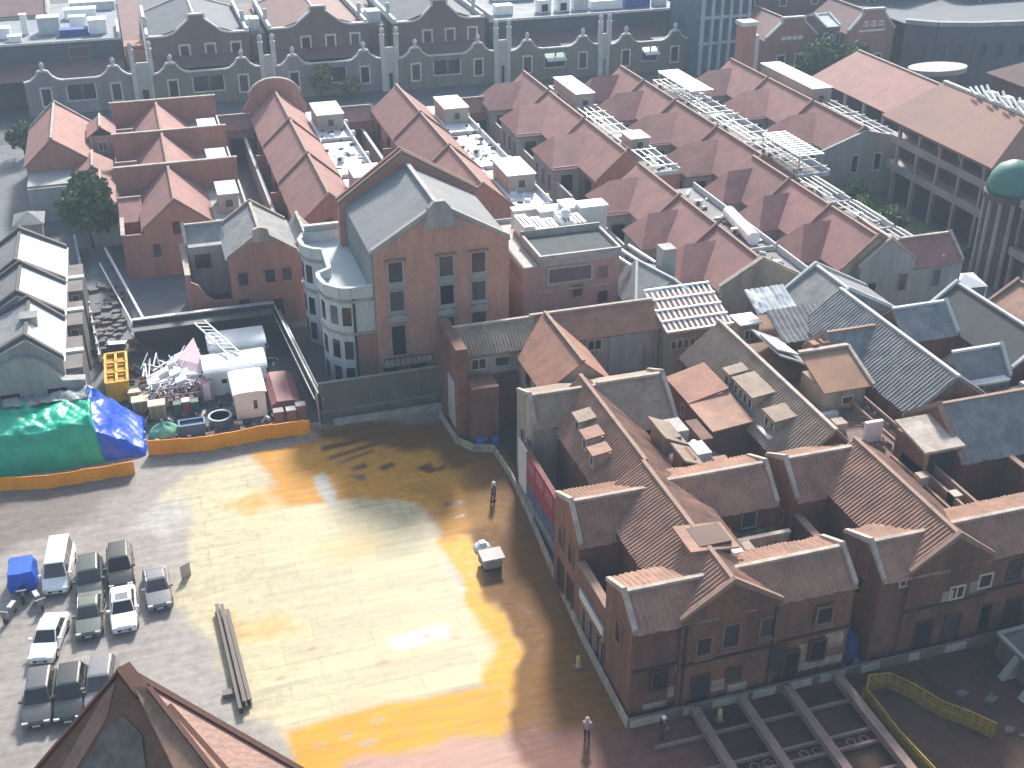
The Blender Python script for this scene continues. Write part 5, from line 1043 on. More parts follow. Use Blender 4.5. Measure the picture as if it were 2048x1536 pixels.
def back_house(label, x0, x1, y0, y1, ze, zp, wallm, roofm, nw=3):
    t = T('street_house', label, 'house', ((x0+x1)/2,y0,0), 'gabled houses along the far street'); xm = (x0+x1)/2
    prof = [(x0,0),(x1,0),(x1,ze),(x1-3.2,ze),(x1-4.5,ze+.4),(xm+1.2,zp-.1),(xm+1.0,zp+.6),(xm-1.0,zp+.6),(xm-1.2,zp-.1),(x0+4.5,ze+.4),(x0+3.2,ze),(x0,ze)]
    t.part('front_wall', MB().prism(prof,y0,y0+.5,'y'), wallm); q = prof[2:]
    mb = MB()
    for a, b in zip(q, q[1:]): mb.bar((a[0],y0+.25,a[1]+.05),(b[0],y0+.25,b[1]+.05),.8,.26)
    t.part('coping', mb, TRIM)
    gable(t, x0+.3, x1-.3, y0+.52, y1, ze-.6, zp-.5, 'y', roofm, wallm, cop=(0, 1), cm=TRIM)
    for k in range(nw): window(t, x0+(x1-x0)*(.36+.25*k), y0, ze-3.6, 1.3, 1.9, '-y', frame=TRIM, fr=.3)
    for x in (x0+.3, x1-.3):
        mb = MB(); mb.bar((x,y0+.3,ze),(x,y1,ze+.2),.5,1.0); t.part('side_parapet', mb, TRIM); t.part('pinnacle', MB().lathe((x,y0+6,ze+.4),[(.4,0),(.35,1.2),(.5,1.3),(.3,1.8)],8), TRIM)
    mb = MB(); mb.slope((x0+.5,y0-.02,6.6),(x1-.5,y0-.02,6.6),(x0+.5,y0-3.2,5.3),(x1-.5,y0-3.2,5.3)); t.part('lean_to_roof', mb, TILE_FAR)
FW = [BRICK_GREY, mat('greenish grey brick', (.20,.21,.18), (.14,.15,.13), scale=.4, streak=True)]
fl = ['grey street front at the far left with a white framed court window','greenish street front below the house with a blue grey roof slope','street front with a dark court and a pale tree before it','street front with a wide dark court window below the third gable','green street front with a pale green awning','green street front with a white awning beside the blue pillars']
for i, (a, b) in enumerate(((-14.2,-3.6),(5.2,16.4),(24.6,36.4),(45,56),(64.6,74.8),(82.6,92))): street_front(fl[i], a, b, 199-.75*i, FW[i > 0 and i != 2], i, (0,0,0,0,1,2)[i])
gl = ['alley gate with two tall ball topped pillars at the left end of the street','alley gate hidden partly by the round red gable','alley gate between the second and third gabled houses','alley gate right of the third gabled house','alley gate above the long canopy terrace']
for i, (a, b) in enumerate(((-.6,2.2),(19.6,21.6),(39.5,41.9),(59.1,61.4),(77.9,79.5))): pillar_gate(gl[i], a, b, 198.4-.75*i)
back_house('grey brown gabled house at the left with a dark blue grey roof slope', 2.0, 18.6, 204.6, 228, 9.8, 12.4, BRICK_FAR, DARKPATCH)
back_house('purple brown gabled house with a white box on its roof, middle of three', 21.8, 38.6, 204, 228, 10, 12.6, BRICK_FAR, TILE_FAR)
back_house('gabled house with a white trim nearest the blue clutter roof', 42.6, 58.6, 201.6, 226, 10.2, 12.9, BRICK_FAR, DARKPATCH)
t = T('deck_house', 'dark blue grey building at the far left with white clutter on its deck', 'building', (-11,214,0))
slab(t, 'wall', -34, -1.8, 206, 238, 0, 9.7, mat('blue grey wall', (.085,.10,.12), (.06,.075,.09))); mb = MB(); mb.slope((-34,205.95,6.7),(-1.8,205.95,6.7),(-34,200.6,5.2),(-1.8,200.6,5.2)); t.part('lean_to_roof', mb, TILE_FAR); window(t, -8.5, 206, 7.3, 3, 1.5, '-y', frame=BRICK_GREY, fr=.1)
slab(t, 'deck', -33.8, -2, 206.2, 237.8, 9.71, 9.77, mat('pale deck', (.24,.27,.31), (.15,.17,.2))); t.part('edge', MB().box(-34,-1.8,205.85,206.1,9.6,9.95), TRIM); t.part('strut', MB().box(-2.3,-1.9,206.2,216,9.78,10.8), TRIM)
rs = random.Random(11)
cl = [('white cabinet on the deck beside the blue sheet',-5.2,211.5,1.4,1.4,2.2,WHITE),('white low unit at the left end of the deck',-20,212,1.2,1.2,1.6,WHITE),('tall white post unit on the deck',-16.6,213.5,.5,.5,3.2,WHITE),('pale stair hut on the deck',-12.8,213.5,1.7,1.4,2.6,PLASTER_W),('blue sheeted stack on the deck',-9,210.5,2.2,1.0,1.0,mat('dull blue sheet', (.06,.12,.36))),('white flat unit nearest the deck edge at left',-18,208.6,1.0,.8,.9,WHITE),('white unit behind the pale stair hut',-8,224,2.6,1.2,1.6,WHITE),('long pale unit at the back of the deck',-6,231,3.8,1.4,1.4,PLASTER_W),('white fan unit in the middle of the deck',-8.4,216.5,1.3,.9,1.8,WHITE)]
for lb, x, y, a, b, h, m in cl:
    tt = T('deck_unit', lb, 'roof unit', (x,y,9.8), 'units on the far left deck'); slab(tt, 'casing', x-a, x+a, y-b, y+b, 9.78, 9.7+h, m); slab(tt, 'lid', x-a-.1, x+a+.1, y-b-.1, y+b+.1, 9.7+h, 9.85+h, m)
t = T('red_roof_house', 'reddish roofed house with a pale front behind the far left deck', 'house', (-20,236,0)); gable(t, -30, -13.5, 226, 240, 10.4, 12.6, 'x', TILE_FAR, PLASTER_W, cop=(0, 1)); 
t = T('lane_house', 'narrow red roofed house filling the lane between the deck and first gable', 'house', (0,214,0)); slab(t, 'wall', -1.5, 1.7, 205, 236, 0, 8.6, BRICK_PINK); mb = MB(); mb.slope((-1.5,236,11),(1.7,236,11),(-1.5,204.8,8.2),(1.7,204.8,8.2)); t.part('roof', mb, TILE_FAR)
for x0, x1, lb in ((18.9,21.5,'first and middle'),(38.9,42.3,'middle and third')):
    t = T('link_building', 'narrow link building with white units between the %s gables' % lb, 'building', ((x0+x1)/2,215,0)); slab(t, 'wall', x0, x1, 206, 232, 0, 9, BRICK_FAR); slab(t, 'roof_box', x0+.4, x1-.6, 208, 211, 9, 11, PLASTER_W); slab(t, 'skylight', x0+.2, x1-.3, 214, 217, 9, 9.8, WHITE)
t = T('long_roof_building', 'long blue grey building with a white edged deck behind the green fronts', 'building', (78,212,0))
slab(t, 'wall', 60.5, 98, 205, 238, 0, 8.6, mat('blue grey wall', (0,0,0))); mb = MB(); mb.slope((60.5,204.98,6.0),(98,204.98,6.0),(60.5,200,4.4),(98,200,4.4)); t.part('lean_to_roof', mb, TILE_FAR); t.part('edge', MB().box(60.4,98,204.8,205.1,8.5,8.9), TRIM); slab(t, 'deck', 60.7, 97.8, 205.1, 237.8, 8.61, 8.66, mat('pale deck', (0,0,0))); mb = MB(); mb.bar((61,205,9.2),(61,230,9.2),.5,1); t.part('side_edge', mb, TRIM)
cl = [('white low unit, leftmost on the long deck',64.5,210,1.6,1.0,1.6,WHITE),('white unit with a dark opening on the long deck',72,209.5,1.2,.9,2.2,WHITE),('second white unit with a dark opening on the long deck',75.6,209.5,1.2,.9,2.2,WHITE),('slim white stacked units on the long deck',79,209.4,1.4,.7,1.9,PLASTER_W),('long white sheeted row on the long deck',84,209.3,3.0,1.0,1.5,WHITE),('blue covered row on the long deck',90,209,2.4,1.0,1.8,mat('dull blue sheet', (0,0,0))),('white barrels by the blue pillars on the long deck',94.6,209,1.2,.8,1.5,PLASTER_W),('pale unit at the back of the long deck',70,222,4,1.5,2,PLASTER_W)]
for lb, x, y, a, b, h, m in cl:
    tt = T('deck_unit', lb, 'roof unit', (x,y,8.7), 'units on the long deck'); slab(tt, 'casing', x-a, x+a, y-b, y+b, 8.7, 8.6+h, m); slab(tt, 'lid', x-a-.1, x+a+.1, y-b-.1, y+b+.1, 8.6+h, 8.75+h, m)
    if 'opening' in lb: tt.part('opening', MB().box(x-.6,x+.6,y-b-.05,y-b-.01,8.9,10.2), DARK)
# right end of the far street
t = T('pillared_building', 'tall bluish building front with slim pale pillars behind the lattice canopy', 'building', (98,196,0))
slab(t, 'wall', 94.6, 104, 191, 204, 0, 17, mat('blue glass wall', (.11,.16,.20), (.07,.11,.14), rough=.4))
for k in range(6): slab(t, 'pillar', 94.6+k*1.75, 95.1+k*1.75, 190.4, 190.98, 0, 17, mat('pale blue pillar', (.42,.50,.55)))
for z in (5.2,9.6,13.6): slab(t, 'floor_band', 94.5, 104.1, 190.6, 190.97, z, z+.5, mat('pale blue pillar', (0,0,0)))
t = T('chimney_tower', 'red brick chimney tower with a pale cap behind the sixth row', 'tower', (93.6,172.5,0)); slab(t, 'shaft', 92.4, 94.8, 171.4, 173.6, 0, 12.6, BRICK_PINK); slab(t, 'cap', 92.2, 95, 171.2, 173.8, 12.6, 13.2, TRIM); slab(t, 'buttress', 94.81, 95.6, 171.6, 173.4, 0, 11, PLASTER_W)
def shop_gable(label, x0, x1, y, ze, zp, sign2):
    t = T('brick_gable_shop', label, 'shop', ((x0+x1)/2,y,0), 'red brick gabled shops in the far right'); xm = (x0+x1)/2
    prof = [(x0,0),(x1,0),(x1,ze),(xm+2,zp-.6),(xm+2,zp),(xm-2,zp),(xm-2,zp-.6),(x0,ze)]; t.part('front_wall', MB().prism(prof,y,y+.5,'y'), BRICK_PINK); q = prof[2:]
    mb = MB()
    for a, b in zip(q, q[1:]): mb.bar((a[0],y+.2,a[1]),(b[0],y+.2,b[1]),.7,.3)
    t.part('coping', mb, TRIM); gable(t, x0+.2, x1-.2, y+.52, y+14, ze-.5, zp-.8, 'y', TILE_FAR, BRICK_PINK, cop=(0, 0))
    for k in (-1.8, 1.8): window(t, xm+k, y, 1.2, 1.3, 3.0, '-y', frame=TRIM, fr=.3)
    WS = mat('white sign lettering', (.85,.85,.84))
    if sign2:
        for k in range(3):
            cx = xm-1.9+k*1.5; mb = MB(); mb.box(cx,cx+1.1,y-.09,y-.02,ze+1.2,ze+1.38); mb.box(cx,cx+1.1,y-.09,y-.02,ze+.5,ze+.68); mb.box(cx+.45,cx+.65,y-.088,y-.02,ze+.5,ze+1.5); mb.box(cx,cx+.16,y-.087,y-.02,ze+.5,ze+1.0); mb.box(cx+.94,cx+1.1,y-.087,y-.02,ze+.5,ze+1.0); t.part('sign_letter', mb, WS)
        t.part('sign_line', MB().box(xm-2.6,xm+2.6,y-.08,y-.02,ze-.35,ze-.05), WS)
    else:
        for k in range(4): cx = xm-2.2+k*1.1; t.part('sign_letter', MB().prism([(cx,ze-.6),(cx+.9,ze-.55),(cx+.95,ze+.05),(cx+.05,ze)],y-.08,y-.02,'y'), WS)
shop_gable('red brick gabled shop with one white sign strip at the far right', 103.5, 113.5, 183.5, 7.4, 10.6, False)
shop_gable('red brick gabled shop with white characters over a white line', 117, 126, 179.5, 8.6, 12.0, True)
t = T('market_hall', 'long curved dark grey hall with a pale parapet at the top right', 'hall', (138,172,0))
P = [(127,178),(131,174.5),(137,172.3),(144,171.2),(152,171),(162,171.5)]
mb = MB()
for p, q in zip(P, P[1:]): mb.bar((p[0],p[1],4.8),(q[0],q[1],4.8),.7,9.6)
t.part('wall', mb, mat('dark slate wall', (.10,.105,.12), (.07,.075,.09), scale=.3, streak=True)); mb = MB()
for p, q in zip(P, P[1:]): mb.bar((p[0],p[1],9.9),(q[0],q[1],9.9),1.1,.7)
t.part('parapet', mb, mat('grey blue coping', (.30,.33,.37))); t.part('roof', MB().prism(P+[(162,230),(127,230)],9.3,9.5,'z'), DARKPATCH)
for p, q in zip(P, P[1:]):
    for k in (.25,.7): x, y = p[0]+(q[0]-p[0])*k, p[1]+(q[1]-p[1])*k; window(t, x, y-.42, 4.4, 1.1, 2.2, '-y', frame=mat('dark slate wall', (0,0,0)), fr=.2)
rs = random.Random(21)
bl = ['bluish hipped roof behind the curved hall, left','purple roof behind the curved hall','grey roofed block behind the two brick shops','pale roofed pavilion between the brick shops','distant grey roof at the top right corner','distant house behind the pillared building','distant purple roof behind the market hall']
for i, (x0, x1, y0, y1, ze, zp, m) in enumerate(((128,146,196,212,11,15.5,DARKPATCH),(148,166,190,206,11.5,16,TILE_GREY),(104.5,126.5,200,222,12,15,DARKPATCH),(113.8,116.8,182,190,9,10.2,PLASTER_W),(168,190,180,200,10,14,TILE_GREY),(104.6,112,226,244,12,16,TILE_GREY),(150,170,212,230,13,18,TILE_GREY))):
    t = T('distant_house', bl[i], 'house', ((x0+x1)/2,y0,0), 'distant houses at the top right'); gable(t, x0, x1, y0, y1, ze, zp, 'x' if i % 2 else 'y', m, BRICK_FAR, cop=(1, 1), cm=TRIM)
    for k in range(3): window(t, x0+(x1-x0)*(.2+.3*k), y0, ze-3, 1.2, 1.8, '-y', frame=TRIM, fr=.2)
t = T('oval_canopy', 'grey oval rooftop canopy behind the long red roof', 'canopy', (122.5,161.5,0)); mb = MB(); mb.prism([(122.5+5.2*math.cos(a*.3142), 161.5+3*math.sin(a*.3142)) for a in range(20)],5.6,6.4,'z'); t.part('roof', mb, CONC); slab(t, 'wall', 119.5, 125.5, 160, 163, 0, 5.59, CONC_D)
t = T('small_hipped_house', 'small red hipped roof at the right edge behind the arcade', 'house', (129,149,0)); slab(t, 'wall', 125, 134, 144, 152, 0, 7.5, BRICK_DARK); mb = MB(); mb.add([(124.5,143.5,7.5),(134.5,143.5,7.5),(134.5,152.5,7.5),(124.5,152.5,7.5),(128,148,10),(131,148,10)], [(0,1,5,4),(1,2,5),(2,3,4,5),(3,0,4),(0,3,2,1)]); t.part('roof', mb, TILE_FAR)

# ================================================================== ARCADE STREET ON THE RIGHT
PIL = mat('pinkish stone pillar', (.34,.29,.29), (.25,.21,.21))
t = T('arcade_building', 'long arcaded building under a broad red brown roof on the right', 'building', (97,120,0))
slab(t, 'wall', 92.5, 104, 107, 126.6, 0, 10.9, mat('dark purple wall', (.09,.065,.075), (.06,.045,.055)))
mb = MB(); e = [(89.2,105.2,11.0),(106,105.2,11.0),(106,127,11.0),(89.2,127,11.0)]; r0, r1 = (97.6,110.5,14.6), (97.6,126.8,14.6)
mb.add([*e, r0, r1, *[(x,y,z-.3) for x,y,z in e]], [(0,4,5,3),(1,2,5,4),(0,1,4),(2,3,5),(0,3,9,6),(0,6,7,1),(1,7,8,2),(2,8,9,3),(6,9,8,7)]); rf = t.part('roof', mb, mat('broad red brown roof', (.24,.125,.10), (.18,.10,.085), scale=.2, fine=3))
mb = MB(); mb.bar(r0, r1, .5, .4); t.part('ridge_cap', mb, TRIM, rf)
for z in (4.2,7.6): t.part('floor_band', MB().box(90.6,92.49,107,126.5,z,z+1.0), PIL)
for y in (108,112.2,116.4,120.6,124.8): t.part('pillar', MB().box(90.6,91.1,y-.25,y+.25,0,4.19), PIL); t.part('upper_pillar', MB().box(90.65,91.0,y-.2,y+.2,5.21,7.59), PIL); t.part('top_pillar', MB().box(90.65,91.0,y-.2,y+.2,8.61,10.8), PIL)
for y, h in ((110,1.4),(114.5,2.0),(118.6,1.2)): window(t, 92.5, y, 8.7, .8, h, '-x', frame=TRIM, fr=.15)
for k in range(4):
    tt = T('roof_pipe_unit', ['bright white bundle of pipes on the arcade ridge','white vent box on the arcade ridge beside the pipe bundle','white cowl on the arcade ridge, right of the vent box','long white duct at the right end of the arcade ridge'][k], 'roof unit', (98.4,119-k*3,14.6), 'white units on the arcade ridge'); y = 119-k*3
    mb = MB(); [mb.bar((98-.4*q,y+.5*q-1,14.9),(98.4-.4*q,y+.5*q+.8,15.9-.2*q),.22) for q in range(4)]; tt.part('pipes', mb, WHITE); tt.part('box', MB().box(97.9,99,y-.7,y+.4,14.7,15.3+.2*k), WHITE)
t = T('far_arcade', 'low red roofed gallery with pale posts behind the long arcade', 'building', (102,152,0)); slab(t, 'wall', 101, 112, 135, 159, 0, 7.0, mat('dark purple wall', (0,0,0))); gable(t, 99, 114, 134, 160, 7.01, 10.4, 'y', TILE_PINK, None, cop=(0, 0))
for y in (136,141,146,151,156): t.part('post', MB().box(99.2,99.6,y-.2,y+.2,0,6.9), TRIM)
t = T('turret_building', 'dark arcaded corner building with a green copper dome', 'building', (92,97,0))
slab(t, 'wall', 87.6, 100, 94, 103.6, 0, 10.4, mat('dark purple wall', (0,0,0)))
gable(t, 88.2, 100.4, 93.6, 104, 10.42, 13.4, 'x', COPPER, None, cop=(0, 0))
t.part('turret_drum', MB().lathe((87.6,99.6,0),[(2.3,0),(2.3,4.2),(2.5,4.3),(2.5,5.0),(2.3,5.1),(2.3,9.6),(2.8,9.8),(2.8,10.4)],16), mat('dark drum', (.10,.08,.09)))
t.part('dome', MB().lathe((87.6,99.6,10.4),[(2.55,0),(2.6,.8),(2.35,1.9),(1.7,2.8),(.8,3.3),(.15,3.5)],18), COPPER, smooth=True)
for a in range(6): x, y = 87.6+2.5*math.cos(2.2+a*.5), 99.6+2.5*math.sin(2.2+a*.5); t.part('pillar', MB().box(x-.16,x+.16,y-.16,y+.16,0,9.7), PIL)
for z in (4.2,9.6): t.part('floor_band', MB().box(86.8,87.59,94,97.2,z,z+.9), PIL)
for y in (94.2,96.6): t.part('pillar', MB().box(86.8,87.2,y-.2,y+.2,0,4.19), PIL)
slab(t, 'front_gallery', 88, 100, 93.2, 93.98, 4.2, 5.2, PIL)
for x in (90.6,93.4,96.2,99): t.part('pillar', MB().box(x-.2,x+.2,93.3,93.7,0,4.19), PIL)
t = T('plaza_wall', 'pale low wall with white rails at the near edge of the plaza', 'low wall', (84,92,0)); mb = MB(); mb.box(80.5,92,92.2,92.5,0,.9); t.part('wall', mb, PLASTER_W); mb = MB(); mb.bar((80.5,92.3,1.3),(92,92.3,1.3),.12); t.part('rail', mb, WHITE)
t = T('white_gazebo', 'bright white folded canopy beside the plaza', 'canopy', (80,96,0)); mb = MB(); mb.add([(78,94,2.6),(82,93.6,2.6),(82.6,97,2.7),(78.6,97.4,2.7),(80.3,95.6,3.5)], [(0,1,4),(1,2,4),(2,3,4),(3,0,4),(0,3,2,1)]); t.part('roof', mb, WHITE)
for x, y in ((78.1,94.1),(81.9,93.7),(82.5,96.9),(78.7,97.3)): t.part('leg', MB().box(x-.06,x+.06,y-.06,y+.06,0,2.59), STEEL)

# ================================================================== TREES
def tree(label, x, y, h, r, seed, leaf=LEAF, n=1500, trunk=.35, name='broadleaf_tree', sz=.34):
    rs = random.Random(seed); t = T(name, label, 'tree', (x,y,0), 'street trees')
    mb = MB(); top = (x+rs.uniform(-.3,.3), y+rs.uniform(-.3,.3), h*.55); mb.tube((x,y,0), top, trunk*.6, trunk*.35, 8)
    cl = []
    for i in range(9):
        a = i*2.4; z = h*(.42+.5*i/9); rr = r*(1-.45*abs(i/9-.35)); c = Vector((x+rr*.62*math.cos(a), y+rr*.62*math.sin(a), z)); cl.append((c, r*rs.uniform(.38,.6)))
        mb.tube((top[0],top[1],h*.38+.02*i), tuple(c), trunk*.22, .03, 5)
    cl.append((Vector((x,y,h*.85)), r*.5)); t.part('trunk', mb, BARK)
    mb = MB()
    for i in range(n):
        c, cr = cl[rs.randrange(len(cl))]
        d = Vector((rs.gauss(0,1), rs.gauss(0,1), rs.gauss(0,.75))).normalized()*cr*rs.uniform(.45,1.05); p = c+d
        u = Vector((rs.uniform(-1,1), rs.uniform(-1,1), rs.uniform(-.6,.6))).normalized()*rs.uniform(.6,1.3)*sz; v = u.orthogonal().normalized()*rs.uniform(.5,1)*sz
        mb.add([p-u-v*.3, p+v, p+u-v*.3, p-v*.9], [(0,1,2,3)])
    t.part('crown', mb, leaf)
for a in (('tall dark green tree between the side street and the red rows',-8.0,139.5,8.2,3.0,1,LEAF,2600),('dark bushy tree behind the tall tree on the side street',-8.6,147.5,6.8,2.0,2,LEAF,1300),
          ('pale green tree in the dark court of the far street front',28.6,196.0,5.2,1.9,3,LEAF2,1000),('low spreading green shrub beside the pale far tree',33.2,194.4,3.4,1.7,4,LEAF2,800),
          ('bright green tree at the far end of the lawn',84.8,124.0,3.6,1.5,5,LEAF2,1000),('round green tree in the middle of the lawn street',82.8,113,4.2,1.9,6,LEAF2,1500),('dark green tree by the plaza',82.0,104.2,4.4,1.9,7,LEAF,1500),('small green shrub at the plaza corner',85.6,103.5,2.6,1.4,8,LEAF,600),
          ('hazy green tree in front of the brick shop',109.5,176,8.5,3.2,9,LEAF,1500),('green tree between the two brick shops',115,174,8.0,3.0,10,LEAF,1400),('small tree beside the far red gallery',101.5,172,5.5,2.2,12,LEAF,900),('bushy tree behind the far left corner house',-17,178,5,2.4,13,LEAF,900),
          ('young tree at the end of the blue grey wall',82.6,119.5,3.4,1.4,14,LEAF2,900)): tree(*a)

# ================================================================== SIDE STREET ON THE LEFT
t = T('street_wall', 'low wall topped with pale posts along the side street', 'wall', (-8.6,125,0)); A, B = (-9.9,140), (-7.4,107.5)
mb = MB(); mb.bar((*A,.45),(*B,.45),.3,.9); t.part('wall', mb, CONC_D); mb = MB(); mb.bar((*A,1.4),(*B,1.4),.1); t.part('rail', mb, STEEL)
for k in range(14): x, y = A[0]+(B[0]-A[0])*k/13, A[1]+(B[1]-A[1])*k/13; t.part('post', MB().box(x-.14,x+.14,y-.14,y+.14,.9,1.7), TRIM)
t = T('white_barrier', 'long white rail barrier crossing the grey lane', 'barrier', (-4.4,125,0)); mb = MB(); mb.bar((-6.6,136.5,1.0),(-2.6,112.5,1.0),.22,.3); mb.bar((-7.3,133,.6),(-3.6,112.3,.6),.14,.16); mb.bar((-4.4,112.6,.9),(-.6,111.8,.9),.25,.3); t.part('rail', mb, WHITE)
for k in range(9): y = 136-k*2.9; t.part('foot', MB().box(-6.5+k*.48-.1,-6.5+k*.48+.1,y-.2,y+.2,0,.85), STEEL)
rs = random.Random(8); mb = MB()
for i in range(70):
    x = rs.uniform(-8.2,-5.2); y = rs.uniform(109,128); s = rs.uniform(.15,.5); z = rs.uniform(.05,.5); a = rs.uniform(0,3)
    mb.prism([(x+s*math.cos(a+k*1.57)*1.5, y+s*math.sin(a+k*1.57)) for k in range(4)],0,z,'z')
tag(mb.obj('building_rubble', mat('mixed rubble', (.18,.15,.14), (.09,.09,.08), scale=2)), 'brown and grey rubble strewn behind the white barrier', 'rubble', kind='stuff')
t = T('timber_sheet', 'pale sheet and ochre boards leaning near the yellow cage', 'boards', (-5,110,0)); mb = MB(); mb.add([(-6.8,113,.3),(-4.9,112.6,.3),(-5.0,109.6,1.4),(-6.6,109.8,1.4)], [(0,1,2,3)]); t.part('sheet', mb, PLASTER_W); mb = MB(); mb.add([(-4.8,111,.1),(-3.6,111,.1),(-3.7,109.2,2.0),(-4.7,109.2,2.0)], [(0,1,2,3)]); t.part('board', mb, CARDB)
GH = 'grey gabled houses with white roof slopes at the left'
WH = 0
def white_house(label, y0, y1, xr, ze, zr):
    t = T('white_roof_house', label, 'house', (-13,(y0+y1)/2,0), GH)
    gable(t, -17.5, -9.8, y0, y1, ze, zr, 'y', mat('white slope roof', (.80,.82,.84), (.70,.73,.76), scale=.4, rough=.4), PLASTER, rc=xr, cop=(1, 1), cm=mat('dark coping', (.10,.10,.105)), cw=.45, rise=.3, oh=.2)  # right slope stays white, left slope is overlaid in grey
    mb = MB(); k = (zr-ze)/(xr+17.5); mb.slope((xr-.1,y0+.8,zr+.03),(xr-.1,y1-.8,zr+.03),(-17.6,y0+.8,ze+.03),(-17.6,y1-.8,ze+.03)); t.part('left_slope', mb, TILE_GREY)
    if y0 < 100: o = t.part('dormer', MB().box(-12.9,-11.6,(y0+y1)/2-.6,(y0+y1)/2+.6,ze+.2,zr+.2), PLASTER); t.part('dormer_roof', MB().box(-13,-11.5,(y0+y1)/2-.75,(y0+y1)/2+.75,zr+.2,zr+.35), TILE_GREY, o)
    slab(t, 'rear_wing', -9.79, -8.4, y0+1, y1-1, 0, 4.8, CONC_D); slab(t, 'white_ledge', -10, -8.3, y0+4, y0+4.6, 4.8, 5.0, WHITE)
    for y in (y0+3, y0+6): window(t, -9.2, y0+1, 1.6 if y == y0+3 else 3.4, .6, .9, '-y', frame=PLASTER, fr=.08)
    return t
white_house('white sloped house with a dark gable edge, nearest of the left group', 98, 106.5, -12.4, 6.2, 8.6)
white_house('white sloped house with a dark gable edge, middle of the left group', 107, 114.5, -13.4, 6.4, 8.9)
white_house('white sloped house with a dark gable edge, farthest of the left group', 115, 124, -13.9, 6.4, 8.8)
t = T('grey_gable_front', 'grey rendered shaped gable above the green tarpaulin', 'gable house', (-13,97.5,0)); mb = MB()
t.part('wall', MB().prism([(-19,0),(-8.2,0),(-8.2,4.6),(-10,4.8),(-11,6.2),(-12,7.0),(-13.4,7.2),(-14.6,6.6),(-16.4,5.4),(-19,4.8)],96.9,97.9,'y'), PLASTER)
for x in (-14.4,-10.6): window(t, x, 96.9, 2.0, 1.6, 2.2, '-y', frame=PLASTER, fr=.1)
t = T('street_kiosk', 'small grey roofed kiosk in the side street', 'kiosk', (-15,158,0)); slab(t, 'wall', -16.4, -13.6, 143.5, 147, 0, 2.4, PLASTER); mb = MB(); mb.add([(-16.8,143,2.4),(-13.2,143,2.4),(-13.2,147.4,2.4),(-16.8,147.4,2.4),(-15,145.2,3.4)], [(0,1,4),(1,2,4),(2,3,4),(3,0,4),(0,3,2,1)]); t.part('roof', mb, TILE_GREY)
t = T('lane_shed', 'white topped shed in the lane between the corner house and fire walls', 'shed', (-6.4,147,0)); slab(t, 'wall', -5.9, -4.6, 144, 150, 0, 3.0, PLASTER); slab(t, 'roof', -6.0, -4.5, 143.9, 150.1, 3.0, 3.15, WHITE_R)

# ================================================================== NEAR ROOF PEAK, LOWER LEFT
t = T('near_roof', 'weathered brown pyramid roof peak rising into the lower left corner', 'roof', (-3.4,26,0))
ap = (-3.35,32.2,26.8); bl_ = (-10.0,32.4,19.5); br_ = (6.5,25.4,21.5); mid = (-.1,26.0,24.5)
RUST = mat('rusty brown sheet roof', (.34,.19,.15), (.24,.135,.11), scale=1.1, fine=5, rough=.6, bump=.3)  # lit copy: right slope painted lighter for the light on it
RUST_SHADE = mat('shaded brown sheet roof', (.21,.105,.075), (.125,.07,.055), scale=1.3, fine=5, rough=.6, bump=.4)  # shaded copy: left face painted darker for the shade on it
def tri(t, name, a, b, c, m, th=.12, parent=None):
    a, b, c = Vector(a), Vector(b), Vector(c); n = (b-a).cross(c-a).normalized(); n = n if n.z > 0 else -n
    return t.part(name, MB().add([a,b,c,a-n*th,b-n*th,c-n*th], [(0,1,2),(5,4,3),(0,3,4,1),(1,4,5,2),(2,5,3,0)]), m, parent)
tri(t, 'roof', ap, bl_, mid, RUST_SHADE); tri(t, 'roof', ap, mid, br_, RUST)
cx, cy = (ap[0]+bl_[0]+br_[0]+mid[0])/4, (ap[1]+bl_[1]+br_[1]+mid[1])/4
wt = [(cx+(p[0]-cx)*.93, cy+(p[1]-cy)*.93, p[2]-.35) for p in (bl_, mid, br_, ap)]; wt[3] = (ap[0]+.2, ap[1]-.5, ap[2]-.6)
t.part('wall', MB().add(wt+[(x,y,0) for x,y,z in wt], [(0,1,3),(1,2,3),(0,4,5,1),(1,5,6,2),(2,6,7,3),(3,7,4,0),(4,7,6,5)]), BRICK_DARK)
def on(a, b, c, u, v, o):
    a, b, c = Vector(a), Vector(b), Vector(c); n = (b-a).cross(c-a).normalized(); n = n if n.z > 0 else -n
    return a+(b-a)*u+(c-a)*v+n*o
def patch(name, tr, uv, m, o=.05, th=.1):
    n = len(uv); f = [on(*tr,u,v,o) for u, v in uv]; g = [on(*tr,u,v,o-th) for u, v in uv]
    return t.part(name, MB().add(f+g, [tuple(range(n)), tuple(range(2*n-1,n-1,-1))]+[(i,(i+1)%n,n+(i+1)%n,n+i) for i in range(n)]), m)
LF = (ap, bl_, mid); RF = (ap, mid, br_)
patch('grey_patch', LF, [(.10,.17),(.20,.14),(.42,.20),(.60,.30),(.55,.44),(.30,.58),(.16,.44),(.09,.30)], mat('grey lead patch', (.20,.18,.16), (.11,.095,.085), scale=1.6, fine=6))
patch('rust_sheet', LF, [(.05,.02),(.12,.02),(.50,.12),(.42,.17),(.16,.11)], RUST, .04)
mb = MB(); mb.bar(on(*RF,0,0,.05), on(*RF,.17,0,.05), .5, .22); mb.bar(ap, bl_, .16, .16); mb.bar(ap, br_, .2, .18); t.part('ridge_cap', mb, mat('dark rust ridge', (.11,.05,.038)))
